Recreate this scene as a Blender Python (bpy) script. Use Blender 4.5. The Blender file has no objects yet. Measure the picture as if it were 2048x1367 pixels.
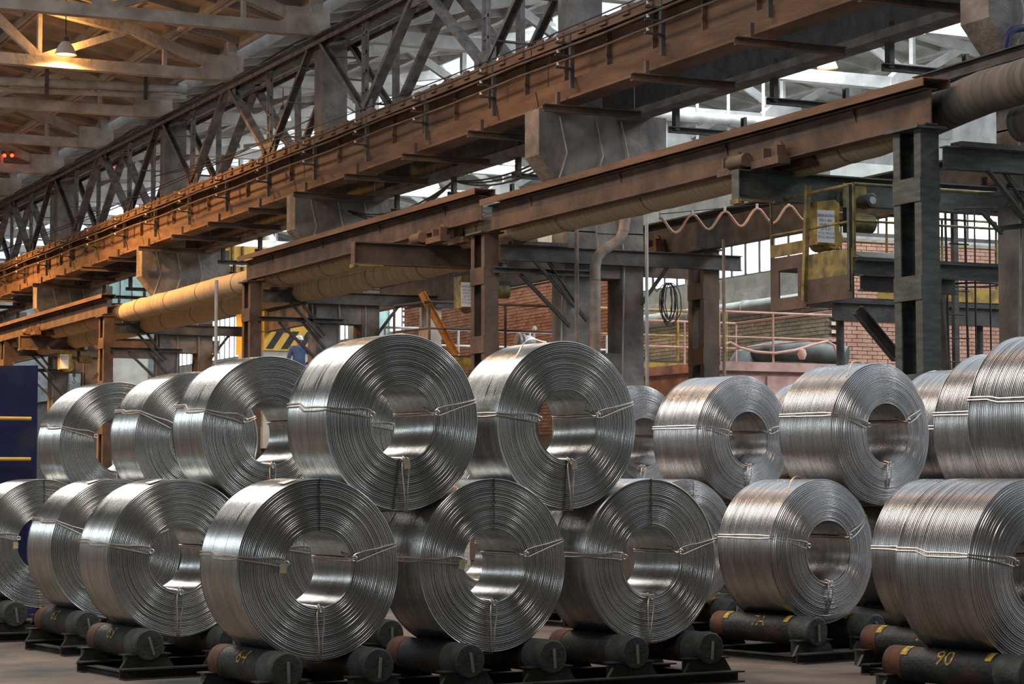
import bpy, bmesh, math, random
import numpy as np
from mathutils import Vector, Matrix
random.seed(7)
C = bpy.context.scene.collection
sc = bpy.context.scene
R_ = math.radians

# ------------------------------------------------------------------ camera
FPX = 4430.0; YAW = R_(25.1); HOR = 960.0; CAMZ = 1.585
PITCH = math.atan((HOR-683.5)/FPX)
FW = Vector((math.sin(YAW), math.cos(YAW), 0)); RT = Vector((math.cos(YAW), -math.sin(YAW), 0))
FP = (FW*math.cos(PITCH)+Vector((0,0,math.sin(PITCH)))).normalized(); UPV = RT.cross(FP)
cd = bpy.data.cameras.new('camera'); cam = bpy.data.objects.new('camera', cd); C.objects.link(cam)
cd.sensor_width = 36; cd.lens = FPX/2048*36; cd.clip_start = .1; cd.clip_end = 400
cam.location = (0, 0, CAMZ)
cam.rotation_euler = Matrix((RT, UPV, -FP)).transposed().to_euler()
sc.camera = cam
def ray(u, v): return (FP + RT*((u-1024)/FPX) - UPV*((v-683.5)/FPX))
def at(u, v, x=None, y=None, z=None):
    r = ray(u, v)
    t = x/r.x if x is not None else y/r.y if y is not None else (z-CAMZ)/r.z
    return Vector((0, 0, CAMZ)) + r*t
def ld(lat, d): return RT*lat + FW*d       # ground point from sideways offset and depth

# ------------------------------------------------------------------ world, light, exposure
w = bpy.data.worlds.new('overcast_sky'); sc.world = w; w.use_nodes = True
bg = w.node_tree.nodes['Background']; bg.inputs[0].default_value = (.80, .90, 1, 1); bg.inputs[1].default_value = 1.1
def area(name, loc, sx, sy, power, col, rot=(0,0,0)):
    l = bpy.data.lights.new(name, 'AREA'); l.shape = 'RECTANGLE'; l.size = sx; l.size_y = sy
    l.energy = power; l.color = col
    o = bpy.data.objects.new(name, l); C.objects.link(o); o.location = loc; o.rotation_euler = rot
    return o
area('near_skylight', (2.5, 40, 13.6), 3.6, 60, 5300, (1.0, .90, .82))
area('far_skylight', (27.0, 56, 13.5), 4.5, 90, 15500, (.88, .95, 1.0))
area('side_fill', (-7.5, 14, 6.5), 1.6, 30, 900, (.85, .95, 1.0), (0, R_(-90), 0))  # added fill strip brightening the coils from the left; no windows built there
sc.view_settings.view_transform = 'Standard'; sc.view_settings.look = 'None'
sc.view_settings.gamma = 1; sc.view_settings.use_curve_mapping = False
sc.view_settings.exposure = 0.12
sc.cycles.use_denoising = True
sc.cycles.max_bounces = 6; sc.cycles.diffuse_bounces = 3; sc.cycles.glossy_bounces = 4
sc.cycles.transmission_bounces = 3; sc.cycles.caustics_reflective = False; sc.cycles.caustics_refractive = False
sc.cycles.sample_clamp_indirect = 5

# ------------------------------------------------------------------ materials
def mat(name, c1, c2=None, rough=.7, metal=0, scale=4, bump=.0, bscale=20, stretch=None, detail=6, emit=None, es=0, contrast=(.35,.65), c3=None, s3=1.2, t3=(.55,.7)):
    m = bpy.data.materials.new(name); m.use_nodes = True; n = m.node_tree.nodes; L = m.node_tree.links
    b = n['Principled BSDF']; b.inputs['Roughness'].default_value = rough; b.inputs['Metallic'].default_value = metal
    if metal < .5: b.inputs['Specular IOR Level'].default_value = .3
    tc = n.new('ShaderNodeTexCoord'); mp = n.new('ShaderNodeMapping'); L.new(tc.outputs['Object'], mp.inputs[0])
    if stretch: mp.inputs['Scale'].default_value = stretch
    c2 = c2 or tuple(x*.6 for x in c1)
    nz = n.new('ShaderNodeTexNoise'); nz.inputs['Scale'].default_value = scale; nz.inputs['Detail'].default_value = detail
    L.new(mp.outputs[0], nz.inputs[0])
    cr = n.new('ShaderNodeValToRGB'); cr.color_ramp.elements[0].position = contrast[0]; cr.color_ramp.elements[1].position = contrast[1]
    cr.color_ramp.elements[0].color = (*c2, 1); cr.color_ramp.elements[1].color = (*c1, 1)
    L.new(nz.outputs['Fac'], cr.inputs[0]); out = cr.outputs[0]
    if c3:
        n3 = n.new('ShaderNodeTexNoise'); n3.inputs['Scale'].default_value = s3; n3.inputs['Detail'].default_value = 4
        L.new(mp.outputs[0], n3.inputs[0])
        r3 = n.new('ShaderNodeValToRGB'); r3.color_ramp.elements[0].position = t3[0]; r3.color_ramp.elements[1].position = t3[1]
        L.new(n3.outputs['Fac'], r3.inputs[0])
        mx = n.new('ShaderNodeMixRGB'); L.new(r3.outputs[0], mx.inputs[0]); L.new(out, mx.inputs[1]); mx.inputs[2].default_value = (*c3, 1)
        out = mx.outputs[0]
    L.new(out, b.inputs['Base Color'])
    if bump:
        nb = n.new('ShaderNodeTexNoise'); nb.inputs['Scale'].default_value = bscale; nb.inputs['Detail'].default_value = 5
        L.new(mp.outputs[0], nb.inputs[0])
        bp = n.new('ShaderNodeBump'); bp.inputs['Strength'].default_value = bump; bp.inputs['Distance'].default_value = .03
        L.new(nb.outputs['Fac'], bp.inputs['Height']); L.new(bp.outputs[0], b.inputs['Normal'])
    if emit:
        b.inputs['Emission Color'].default_value = (*emit, 1); b.inputs['Emission Strength'].default_value = es
    return m
M = {}
M['alu'] = mat('drawn_aluminium', (.60,.61,.595), (.45,.465,.45), .23, 1, 3, stretch=(1,6,1))
M['alu_b'] = mat('drawn_aluminium_warm', (.59,.58,.57), (.46,.45,.445), .27, 1, 3, stretch=(1,6,1))
M['tie'] = mat('binding_wire', (.80,.71,.63), (.58,.50,.44), .35, 1, 8)  # copper tint of the lamp light put into the wire colour
M['card'] = mat('tag_card', (.62,.55,.36), (.5,.44,.28), .8)
M['paper'] = mat('label_paper', (.78,.78,.76), (.68,.68,.66), .8)
M['mark'] = mat('dark_green_paint_mark', (.02,.05,.03), (.01,.02,.015), .7)
M['roller'] = mat('blackened_steel', (.035,.037,.036), (.018,.018,.018), .55, .0, 6, .3, 30, c3=(.10,.035,.015), s3=2.2, t3=(.56,.72))
M['rollerend'] = mat('grey_green_steel', (.075,.08,.075), (.04,.045,.04), .6, .0, 9, .3, 40)
M['rust'] = mat('rusty_band', (.13,.05,.022), (.06,.028,.015), .75, 0, 12)
M['weld'] = mat('weld_strip', (.30,.29,.25), (.18,.17,.14), .7)
M['ypaint'] = mat('yellow_marker_paint', (.55,.36,.04), (.22,.15,.03), .7, 0, 30, contrast=(.42,.55))
M['rack'] = mat('rack_steel', (.055,.055,.048), (.03,.028,.025), .6, 0, 5, .2, 30)
M['floor'] = mat('dusty_concrete_floor', (.165,.125,.10), (.085,.066,.053), .75, 0, 1.6, .35, 9, c3=(.045,.05,.045), s3=.55, t3=(.52,.62))
M['conc'] = mat('rough_plastered_concrete', (.21,.19,.175), (.105,.095,.088), .9, 0, 2.5, .9, 7, c3=(.09,.08,.075), s3=.9, t3=(.5,.75))
M['conc_roof'] = mat('pale_roof_concrete', (.48,.44,.40), (.29,.255,.225), .9, 0, 2.0, .8, 8)
M['conc_far'] = mat('haze_paled_concrete', (.55,.55,.54), (.36,.36,.35), .9, 0, 2.0, .5, 8)  # pale tone stands in for haze in the far bay
M['slab'] = mat('roof_slab_concrete', (.46,.42,.38), (.31,.28,.25), .9, 0, 1.5, .3, 8)
M['slab_far'] = mat('roof_slab_pale', (.46,.45,.44), (.32,.31,.30), .9, 0, 1.5, .3, 8)  # far-bay slabs kept pale in place of haze
M['dirt'] = mat('dust_covered_steel', (.175,.105,.066), (.10,.060,.040), .8, 0, 2.2, .3, 25, stretch=(1,.4,2.5), c3=(.06,.04,.03), s3=1.0, t3=(.55,.8))
M['dirt2'] = mat('brown_dusty_steel', (.135,.090,.066), (.065,.046,.037), .8, 0, 2.2, .3, 25, c3=(.05,.04,.035), s3=1.5, t3=(.5,.8))
M['dark'] = mat('dark_painted_steel', (.085,.08,.075), (.045,.042,.04), .7, 0, 4, .3, 25)
M['green'] = mat('grey_green_painted_steel', (.085,.098,.09), (.045,.052,.048), .65, 0, 4, .2, 40, stretch=(1,1,4))
M['lat'] = mat('grey_lattice_steel', (.19,.175,.17), (.085,.075,.07), .65, 0, 4, .2, 30)
M['pipe'] = mat('canvas_pipe_wrap', (.45,.37,.25), (.32,.26,.17), .75, 0, 2.5, .45, 4, stretch=(.5,6,.5), detail=3)
M['duct'] = mat('brown_duct_steel', (.25,.20,.165), (.14,.11,.09), .5, 0, 5)
M['greypipe'] = mat('pale_pipe_paint', (.42,.44,.44), (.28,.29,.29), .6, 0, 4)
M['yellow'] = mat('worn_yellow_paint', (.42,.28,.05), (.17,.115,.04), .6, 0, 6, contrast=(.35,.6))
M['ydark'] = mat('grimy_yellow_steel', (.26,.20,.06), (.09,.075,.04), .65, 0, 7)
M['ybright'] = mat('machine_yellow', (.72,.44,.08), (.58,.34,.06), .55, 0, 4)
M['orange'] = mat('orange_painted_angle', (.62,.24,.04), (.40,.14,.03), .6, 0, 8)
M['blue'] = mat('dark_blue_sheet', (.012,.018,.085), (.010,.012,.05), .55, 0, 3, c3=(.03,.03,.05), s3=1.5)
M['pink'] = mat('dusty_pink_machine', (.52,.33,.29), (.34,.21,.18), .8, 0, 4)
M['pinkrail'] = mat('pink_rail_paint', (.60,.36,.30), (.45,.25,.2), .7, 0, 4)
M['whiterail'] = mat('white_rail_paint', (.70,.70,.70), (.5,.5,.5), .6, 0, 4)
M['machg'] = mat('dark_green_machine_paint', (.15,.17,.155), (.09,.10,.095), .7, 0, 3)
M['pipe_dark'] = mat('dark_pipe_wrap', (.15,.13,.11), (.09,.08,.07), .85, 0, 2.5, .45, 4, stretch=(.5,6,.5), detail=3)  # darker version of the pipe wrap for the right-hand sections
M['brick'] = mat('red_brick', (.50,.29,.21), (.37,.20,.145), .9, 0, 3, .3, 30)
M['brickc'] = mat('cream_brick', (.66,.61,.46), (.48,.44,.33), .9, 0, 3, .3, 30)
M['mortar'] = mat('mortar', (.34,.30,.26), (.24,.21,.18), .95, 0, 6)
M['plaster'] = mat('grey_green_plaster', (.46,.48,.44), (.31,.325,.30), .9, 0, 2)
M['teal'] = mat('teal_painted_panel', (.28,.42,.40), (.2,.32,.31), .7, 0, 2)
M['pane'] = mat('daylit_glass', (.8,.85,.85), (.7,.75,.75), .3, emit=(.93,.98,1), es=3.6)
M['frame'] = mat('window_frame_steel', (.12,.12,.12), (.07,.07,.07), .6)
M['shade'] = mat('enamel_lamp_shade', (.62,.62,.60), (.5,.5,.48), .4)
M['bulb_o'] = mat('sodium_bulb', (1,.6,.3), (1,.6,.3), .5, emit=(1,.45,.13), es=7)
M['bulb_w'] = mat('pale_bulb', (1,.95,.8), (1,.9,.8), .5, emit=(1,.78,.55), es=9)
M['bulb_g'] = mat('greenish_bulb', (.9,1,.8), (.9,1,.8), .5, emit=(.85,1,.62), es=4)
M['red'] = mat('red_signal_glass', (1,.05,.02), (1,.05,.02), .5, emit=(1,.03,.01), es=9)
M['cable'] = mat('black_cable', (.03,.03,.032), (.015,.015,.015), .5)
M['gcable'] = mat('grey_cable', (.35,.33,.31), (.2,.19,.18), .5)
M['ocable'] = mat('copper_brown_cable', (.55,.32,.20), (.4,.22,.14), .45)  # cable sheath coloured copper-brown
M['silver'] = mat('silver_motor_paint', (.55,.56,.57), (.38,.39,.4), .45, .3)
M['cloth'] = mat('blue_workwear', (.07,.11,.22), (.035,.05,.12), .9)
M['skin'] = mat('skin', (.52,.32,.24), (.45,.27,.2), .6)
M['hat'] = mat('pale_helmet', (.55,.57,.6), (.45,.47,.5), .4)
M['black'] = mat('stripe_black', (.035,.035,.04), (.02,.02,.02), .6)
M['ink'] = mat('blue_sign_ink', (.03,.03,.22), (.03,.03,.18), .7)
M['wallc'] = mat('grimy_wall', (.27,.25,.23), (.16,.145,.135), .9, 0, 1)

# ------------------------------------------------------------------ mesh helpers
class MB:
    def __init__(s): s.v = []; s.f = []
    def add(s, vs, fs):
        o = len(s.v); s.v += [tuple(p) for p in vs]; s.f += [tuple(i+o for i in f) for f in fs]; return s
    def box(s, lo, hi):
        x0,y0,z0 = lo; x1,y1,z1 = hi
        return s.add([(x0,y0,z0),(x1,y0,z0),(x1,y1,z0),(x0,y1,z0),(x0,y0,z1),(x1,y0,z1),(x1,y1,z1),(x0,y1,z1)],
                     [(0,3,2,1),(4,5,6,7),(0,1,5,4),(1,2,6,5),(2,3,7,6),(3,0,4,7)])
    def _fr(s, p0, p1, up=(0,0,1)):
        p0 = Vector(p0); p1 = Vector(p1); d = (p1-p0).normalized(); up = Vector(up)
        if abs(d.dot(up)) > .98: up = Vector((0,1,0))
        a = d.cross(up).normalized(); b = a.cross(d).normalized(); return p0, p1, a, b
    def ext(s, prof, p0, p1, up=(0,0,1)):      # closed profile (a,b) swept p0->p1
        p0,p1,a,b = s._fr(p0,p1,up); n = len(prof)
        vs = [p0+a*x+b*y for x,y in prof]+[p1+a*x+b*y for x,y in prof]
        fs = [(i,(i+1)%n,n+(i+1)%n,n+i) for i in range(n)]+[tuple(range(n-1,-1,-1)), tuple(range(n,2*n))]
        return s.add(vs, fs)
    def bar(s, p0, p1, w, h, up=(0,0,1)): return s.ext([(-w/2,-h/2),(w/2,-h/2),(w/2,h/2),(-w/2,h/2)], p0, p1, up)
    def ib(s, p0, p1, h, w, tf=.02, tw=.015, up=(0,0,1)):
        p = [(-w/2,-h/2),(w/2,-h/2),(w/2,-h/2+tf),(tw/2,-h/2+tf),(tw/2,h/2-tf),(w/2,h/2-tf),(w/2,h/2),(-w/2,h/2),(-w/2,h/2-tf),(-tw/2,h/2-tf),(-tw/2,-h/2+tf),(-w/2,-h/2+tf)]
        return s.ext(p, p0, p1, up)
    def ch(s, p0, p1, h, w, t=.015, up=(0,0,1), flip=1):
        p = [(0,-h/2),(w*flip,-h/2),(w*flip,-h/2+t),(t*flip,-h/2+t),(t*flip,h/2-t),(w*flip,h/2-t),(w*flip,h/2),(0,h/2)]
        return s.ext(p, p0, p1, up)
    def ang(s, p0, p1, w, t=.01, up=(0,0,1), fl=1):
        return s.ext([(0,0),(w*fl,0),(w*fl,t),(t*fl,t),(t*fl,w),(0,w)], p0, p1, up)
    def tube(s, pts, r, n=8, closed=False, cap=True):
        pts = [Vector(p) for p in pts]; m = len(pts)
        rs = r if isinstance(r, (list, tuple)) else [r]*m
        a = None; vs = []
        for i,p in enumerate(pts):
            q0 = pts[i-1] if (i or closed) else p; q1 = pts[(i+1)%m] if (i < m-1 or closed) else p
            d = (q1-q0).normalized()
            if a is None:
                up = Vector((0,0,1)) if abs(d.z) < .9 else Vector((1,0,0)); a = d.cross(up).normalized()
            else: a = (a - d*a.dot(d)).normalized()
            b = d.cross(a)
            vs += [p+(a*math.cos(2*math.pi*k/n)+b*math.sin(2*math.pi*k/n))*rs[i] for k in range(n)]
        fs = []
        for i in range(m if closed else m-1):
            j = (i+1)%m
            fs += [(i*n+k, i*n+(k+1)%n, j*n+(k+1)%n, j*n+k) for k in range(n)]
        if cap and not closed: fs += [tuple(range(n-1,-1,-1)), tuple((m-1)*n+k for k in range(n))]
        return s.add(vs, fs)
    def cyl(s, p0, p1, r, n=20): return s.tube([p0,p1], r, n)
    def lathe(s, prof, o=(0,0,0), ax='z', n=24):   # prof: (r, h)
        vs = []; o = Vector(o)
        for r,h in prof:
            for k in range(n):
                c_, s_ = math.cos(2*math.pi*k/n)*r, math.sin(2*math.pi*k/n)*r
                vs.append(o+Vector((c_,s_,h) if ax=='z' else (c_,h,s_) if ax=='y' else (h,c_,s_)))
        m = len(prof)
        return s.add(vs, [(i*n+k, i*n+(k+1)%n, (i+1)*n+(k+1)%n, (i+1)*n+k) for i in range(m-1) for k in range(n)])
    def mesh(s, name, mt, smooth=False):
        me = bpy.data.meshes.new(name); me.from_pydata(s.v, [], s.f)
        for k in (mt if isinstance(mt, list) else [mt]): me.materials.append(k)
        if smooth:
            me.polygons.foreach_set('use_smooth', [True]*len(me.polygons))
            me.set_sharp_from_angle(angle=R_(40))
        me.update(); return me
    def build(s, name, mt, parent=None, smooth=False):
        return link(name, s.mesh(name, mt, smooth), parent)
def link(name, me, parent=None, loc=None, rot=None):
    o = bpy.data.objects.new(name, me); C.objects.link(o)
    if parent is not None: o.parent = parent
    if loc is not None: o.location = loc
    if rot is not None: o.rotation_euler = rot
    return o
def tag(o, label=None, cat=None, group=None, kind=None):
    if label: o['label'] = label
    if cat: o['category'] = cat
    if group: o['group'] = group
    if kind: o['kind'] = kind
    return o
def empty(name, loc=(0,0,0), rz=0, label=None, cat=None, group=None, kind=None):
    o = bpy.data.objects.new(name, None); C.objects.link(o); o.location = loc; o.rotation_euler = (0,0,rz)
    o.empty_display_size = .1
    return tag(o, label, cat, group, kind)
class W:    # builds world-coordinate parts below a root whose origin is elsewhere
    def __init__(s, root): s.r = root; s.i = root_matrix(root).inverted()
    def part(s, name, mb, mt, smooth=False, parent=None):
        o = mb.build(name, mt, parent or s.r, smooth)
        if parent is None: o.matrix_parent_inverse = s.i
        return o
def root_matrix(o): return Matrix.Translation(o.location) @ o.rotation_euler.to_matrix().to_4x4()
def text_mesh(txt, size, name='lettering'):
    cu = bpy.data.curves.new('t', 'FONT'); cu.body = txt; cu.size = size; cu.align_x = 'CENTER'; cu.resolution_u = 2
    o = bpy.data.objects.new('t', cu); C.objects.link(o)
    dg = bpy.context.evaluated_depsgraph_get(); me = bpy.data.meshes.new_from_object(o.evaluated_get(dg))
    bpy.data.objects.remove(o); me.name = name; return me
NTH = ['nearest','second nearest','third nearest','fourth nearest','fifth nearest','sixth nearest','seventh nearest','eighth nearest','ninth nearest','tenth nearest','eleventh nearest','twelfth nearest','farthest']
YC = [20.95+12*k for k in range(6)]         # column line

# ------------------------------------------------------------------ floor, roof, walls
f = MB().box((-14,-6,-.3),(40,130,0)).build('floor', M['floor']); tag(f, kind='structure')
tag(MB().box((-8.6,-6,0),(-8.3,130,14)).build('wall_left', M['wallc']), kind='structure')
tag(MB().box((-8.6,-6.3,0),(40,-6,14)).build('wall_back', M['wallc']), kind='structure')
tag(MB().box((-8.6,128,0),(40,128.3,14)).build('wall_end', M['conc_far']), kind='structure')
tag(MB().box((38,20,0),(38.3,130,14)).build('wall_far', M['conc_far']), kind='structure')
tag(MB().box((-8.6,-6,13.9),(.3,128,14.1)).build('ceiling_left', M['wallc']), kind='structure')
tag(MB().box((.3,-6,13.9),(40,10,14.1)).build('ceiling_front', M['wallc']), kind='structure')
tag(MB().box((4.8,10,13.7),(9.2,128,13.8)).build('ceiling_near', M['wallc']), kind='structure')

def panel_mb():        # ribbed roof slab, 1.5 wide (x) by 6 long (y), origin on its low edge
    m = MB().box((0,0,.26),(1.5,6,.32))
    m.box((0,0,0),(.09,6,.26)); m.box((1.41,0,0),(1.5,6,.26))
    for k in range(5): m.box((.09,.05+k*1.45,.08),(1.41,.05+k*1.45+.09,.26))
    return m
pn = panel_mb().mesh('roof_panel', M['slab']); pf = panel_mb().mesh('roof_panel', M['slab_far'])
ceil = empty('ceiling', (0,0,0)); tag(ceil, kind='structure')
def topz(x): return 12.0+(16.6-x)*.19
sl = math.atan(.19)
for j in range(11):
    y = 38.95+6*j-.02
    for k in range(5):
        x = 16.6-1.5*(k+1); link('roof_panel', pn, ceil, (x, y, topz(x)), (0, sl, 0))
ceil2 = empty('ceiling', (0,0,0)); ceil2.name = 'ceiling_far'; tag(ceil2, kind='structure')
for j in range(12):
    y = 26.95+6*j
    for k in range(5):
        x = 17.0+1.5*k; link('roof_panel', pf, ceil2, (x, y, 12.0+(x-17)*.17), (0, -math.atan(.17), 0))
    for k in range(5):
        x = 29.5+1.5*k; link('roof_panel', pf, ceil2, (x, y, 13.27-(x-29.5)*.17), (0, math.atan(.17), 0))

# brick wall with a window band, and the red cross wall
WX = 26.5; CY = 40.3
wall = empty('wall_right', (WX,CY,0)); tag(wall, kind='structure'); ww = W(wall)
ww.part('wall_core', MB().box((WX+.1,CY+.1,0),(WX+.5,128,5.75)), M['mortar'])
ww.part('ring_beam', MB().box((WX-.08,CY+.101,5.62),(WX+.5,128,5.95)), M['conc_far'])
ww.part('plaster_band', MB().box((WX,CY+.101,5.95),(WX+.4,128,6.3)), M['plaster'])
ww.part('upper_wall', MB().box((WX,CY,8.0),(WX+.4,128,8.5)), M['plaster'])
cross = empty('wall_front', (WX,CY,0)); tag(cross, kind='structure'); cw = W(cross)
cw.part('wall_core', MB().box((WX+.502,CY+.1,0),(38,CY+.5,6.85)), M['mortar'])
cw.part('upper_wall', MB().box((WX+.402,CY,7.9),(38,CY+.4,8.5)), M['plaster'])
BL, BH = .265, .088
bk = MB().box((0,0,0),(.25,.1,.076)); bkr = bk.mesh('brick', M['brick']); bkc = bk.mesh('brick', M['brickc'])
cand = []; srest = MB()
for r in range(int(6.8/BH)):            # cross wall, faces the camera
    for c in range(int(10.5/BL)):
        x = WX+c*BL+(BL/2 if r%2 else 0)
        if r*BH > 3.0 and x < 34: cand.append((x, r))
cand.sort(key=lambda q: abs(q[0]-28.8)*1.0+abs(q[1]*BH-5.6)*1.6)
for x, r in cand[:290]: link('brick', bkr, cross, (x-WX, random.uniform(-.008,.006), r*BH))
for x, r in cand[290:]: srest.box((x, CY+random.uniform(-.006,.006), r*BH), (x+.25, CY+.1, r*BH+.076))
tag(cw.part('brick_course', srest, M['brick']), kind='stuff')
red = MB(); cr_ = MB()
for r in range(int(5.6/BH)):
    if r*BH < 2.6: continue
    for c in range(int(32/BL)):
        y = CY+c*BL+(BL/2 if r%2 else 0)
        isred = 50.5 < y < 63
        (red if isred else cr_).box((WX+random.uniform(-.006,.006), y, r*BH), (WX+.1, y+.25, r*BH+.076))
tag(ww.part('brick_course', red, M['brick']), 'red brickwork', kind='stuff')
tag(ww.part('brick_course', cr_, M['brickc']), 'cream brickwork', kind='stuff')
ann = empty('brick_annex', (26.2,49.5,0), 0, 'red brick annex wall behind the long railed platform', 'wall'); aw = W(ann)
aw.part('wall_core', MB().box((26.05,49.5,0),(26.4,63.5,6.9)), M['mortar'])
aw.part('coping', MB().box((25.95,49.45,6.9),(26.42,63.5,6.98)), M['conc_far'])
m = MB()
for r in range(int(6.9/BH)):
    if r*BH < 2.8: continue
    for c in range(52): m.box((25.96+random.uniform(-.006,.006), 49.5+c*BL+(BL/2 if r%2 else 0), r*BH), (26.05, 49.5+c*BL+(BL/2 if r%2 else 0)+.25, r*BH+.076))
tag(aw.part('brick_course', m, M['brick']), kind='stuff')
# window band panes: along the long wall
wn = 0
def win(root, p0, dirv, n, pw, z0, z1, rows):
    wm = W(root); d = Vector(dirv)
    for i in range(n):
        for (a, b) in rows:
            q = Vector(p0)+d*(i*pw+.04); q2 = Vector(p0)+d*((i+1)*pw-.04)
            m = MB()
            nn = d.cross(Vector((0,0,1)))*.03
            m.add([q+Vector((0,0,a)), q2+Vector((0,0,a)), q2+Vector((0,0,b)), q+Vector((0,0,b)), q+nn+Vector((0,0,a)), q2+nn+Vector((0,0,a)), q2+nn+Vector((0,0,b)), q+nn+Vector((0,0,b))],
                  [(0,1,2,3),(7,6,5,4),(0,4,5,1),(1,5,6,2),(2,6,7,3),(3,7,4,0)])
            wm.part('pane', m, M['pane'])
    m = MB()
    for i in range(n+1): 
        q = Vector(p0)+d*(i*pw); m.bar(q+Vector((0,0,z0)), q+Vector((0,0,z1)), .05, .06)
    for z in [z0, z1]+[b+.03 for a,b in rows[:-1]]: m.bar(Vector(p0)+Vector((0,0,z)), Vector(p0)+d*(n*pw)+Vector((0,0,z)), .07, .07)
    wm.part('window_frame', m, M['frame'])
y = CY+.6; n = 1
for k in range(9):
    wr = empty('window_%d'%n, (WX+.1, y, 6.3)); tag(wr, kind='structure')
    win(wr, (WX+.1, y, 0), (0,1,0), 8, .62, 6.3, 7.95, [(6.36,7.28),(7.36,7.9)])
    y += 8*.62; 
    m = MB().box((WX-.05,y,5.95),(WX+.4,y+.75,8.0)); ww.part('pier', m, M['conc_far']); y += .75; n += 1
for k in range(2):
    x = WX+.7+k*5.4
    wr = empty('window_%d'%n, (x, CY+.1, 6.95)); tag(wr, kind='structure'); n += 1
    win(wr, (x, CY+.12, 0), (1,0,0), 8, .6, 6.95, 7.85, [(7.0,7.8)])
    cw.part('pier', MB().box((x-.55,CY,6.85),(x-.05,CY+.4,7.9)), M['plaster'])

# ------------------------------------------------------------------ roof trusses
def truss(y, near, label, grp):
    r = empty('roof_truss', ((16.6 if near else 17.0), y, 11.2), 0, label, 'truss', grp); q = W(r); mt = M['conc_roof'] if near else M['conc_far']
    cnt = [0]
    def part(nm, pts, w_, h_):
        cnt[0] += 1; w_ = w_-.006*cnt[0]
        q.part(nm, MB().bar((pts[0][0],y,pts[0][1]), (pts[1][0],y,pts[1][1]), w_, h_, (0,0,1)), mt)
    if near:
        X = lambda d: 16.6-d
        tz = lambda d: 11.84+d*.19
        span = 11.0
        part('bottom_chord', [(X(-.05),11.32),(X(span),11.32)], .26, .26)
        part('support_block', [(X(-.02),11.5),(X(1.0),11.5)], .30, .60)
        part('top_chord', [(X(.7),11.55),(X(2.7),12.25)], .26, .26)
        part('top_chord', [(X(2.6),12.22),(X(6.4),12.88)], .26, .24)
        part('top_chord', [(X(6.4),12.88),(X(span),13.6)], .26, .24)
        part('diagonal', [(X(2.7),12.25),(X(4.9),11.4)], .18, .17)
        part('diagonal', [(X(4.9),11.4),(X(6.6),12.9)], .2, .2)
        part('diagonal', [(X(6.6),12.9),(X(8.8),11.4)], .2, .2)
        part('vertical', [(X(1.9),11.35),(X(1.9),12.0)], .14, .14)
        part('vertical', [(X(.25),11.7),(X(.25),12.2)], .28, .3)
        part('vertical', [(X(4.9),11.4),(X(4.9),12.6)], .16, .16)
        part('vertical', [(X(8.8),11.4),(X(8.8),13.2)], .16, .16)
    else:
        part('bottom_chord', [(17.0,11.32),(37.5,11.32)], .28, .30)
        for x0, z0, x1, z1 in ((17.4,11.5,20,12.35),(20,12.35,25,13.2),(25,13.2,29.5,13.2),(29.5,13.2,34.5,12.35),(34.5,12.35,37.2,11.5)):
            part('top_chord', [(x0,z0-.1),(x1,z1-.1)], .26, .24)
        for xn in (22.5, 27.2, 32):
            m = MB().ext([(-.75,-.2),(.75,-.2),(.75,.1),(.32,.5),(-.32,.5),(-.75,.1)], (xn,y-.16,11.32),(xn,y+.16,11.32)); q.part('gusset', m, mt)
            tzz = 13.1 if xn == 27.2 else 12.75
            part('vertical', [(xn,11.5),(xn,tzz)], .16, .16)
            part('diagonal', [(xn-.15,11.6),(xn-1.9,tzz-.15)], .18, .2)
            part('diagonal', [(xn+.15,11.6),(xn+1.9,tzz-.15)], .18, .2)
for j in range(9): truss(44.95+6*j, True, '%s grey concrete roof truss over the near bay, left of the steel lattice' % NTH[j], 'concrete roof trusses of the near bay')
for j in range(12): truss(32.95+6*j, False, '%s pale concrete roof truss over the far bay beyond the columns' % NTH[j], 'pale roof trusses of the far bay')

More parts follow.
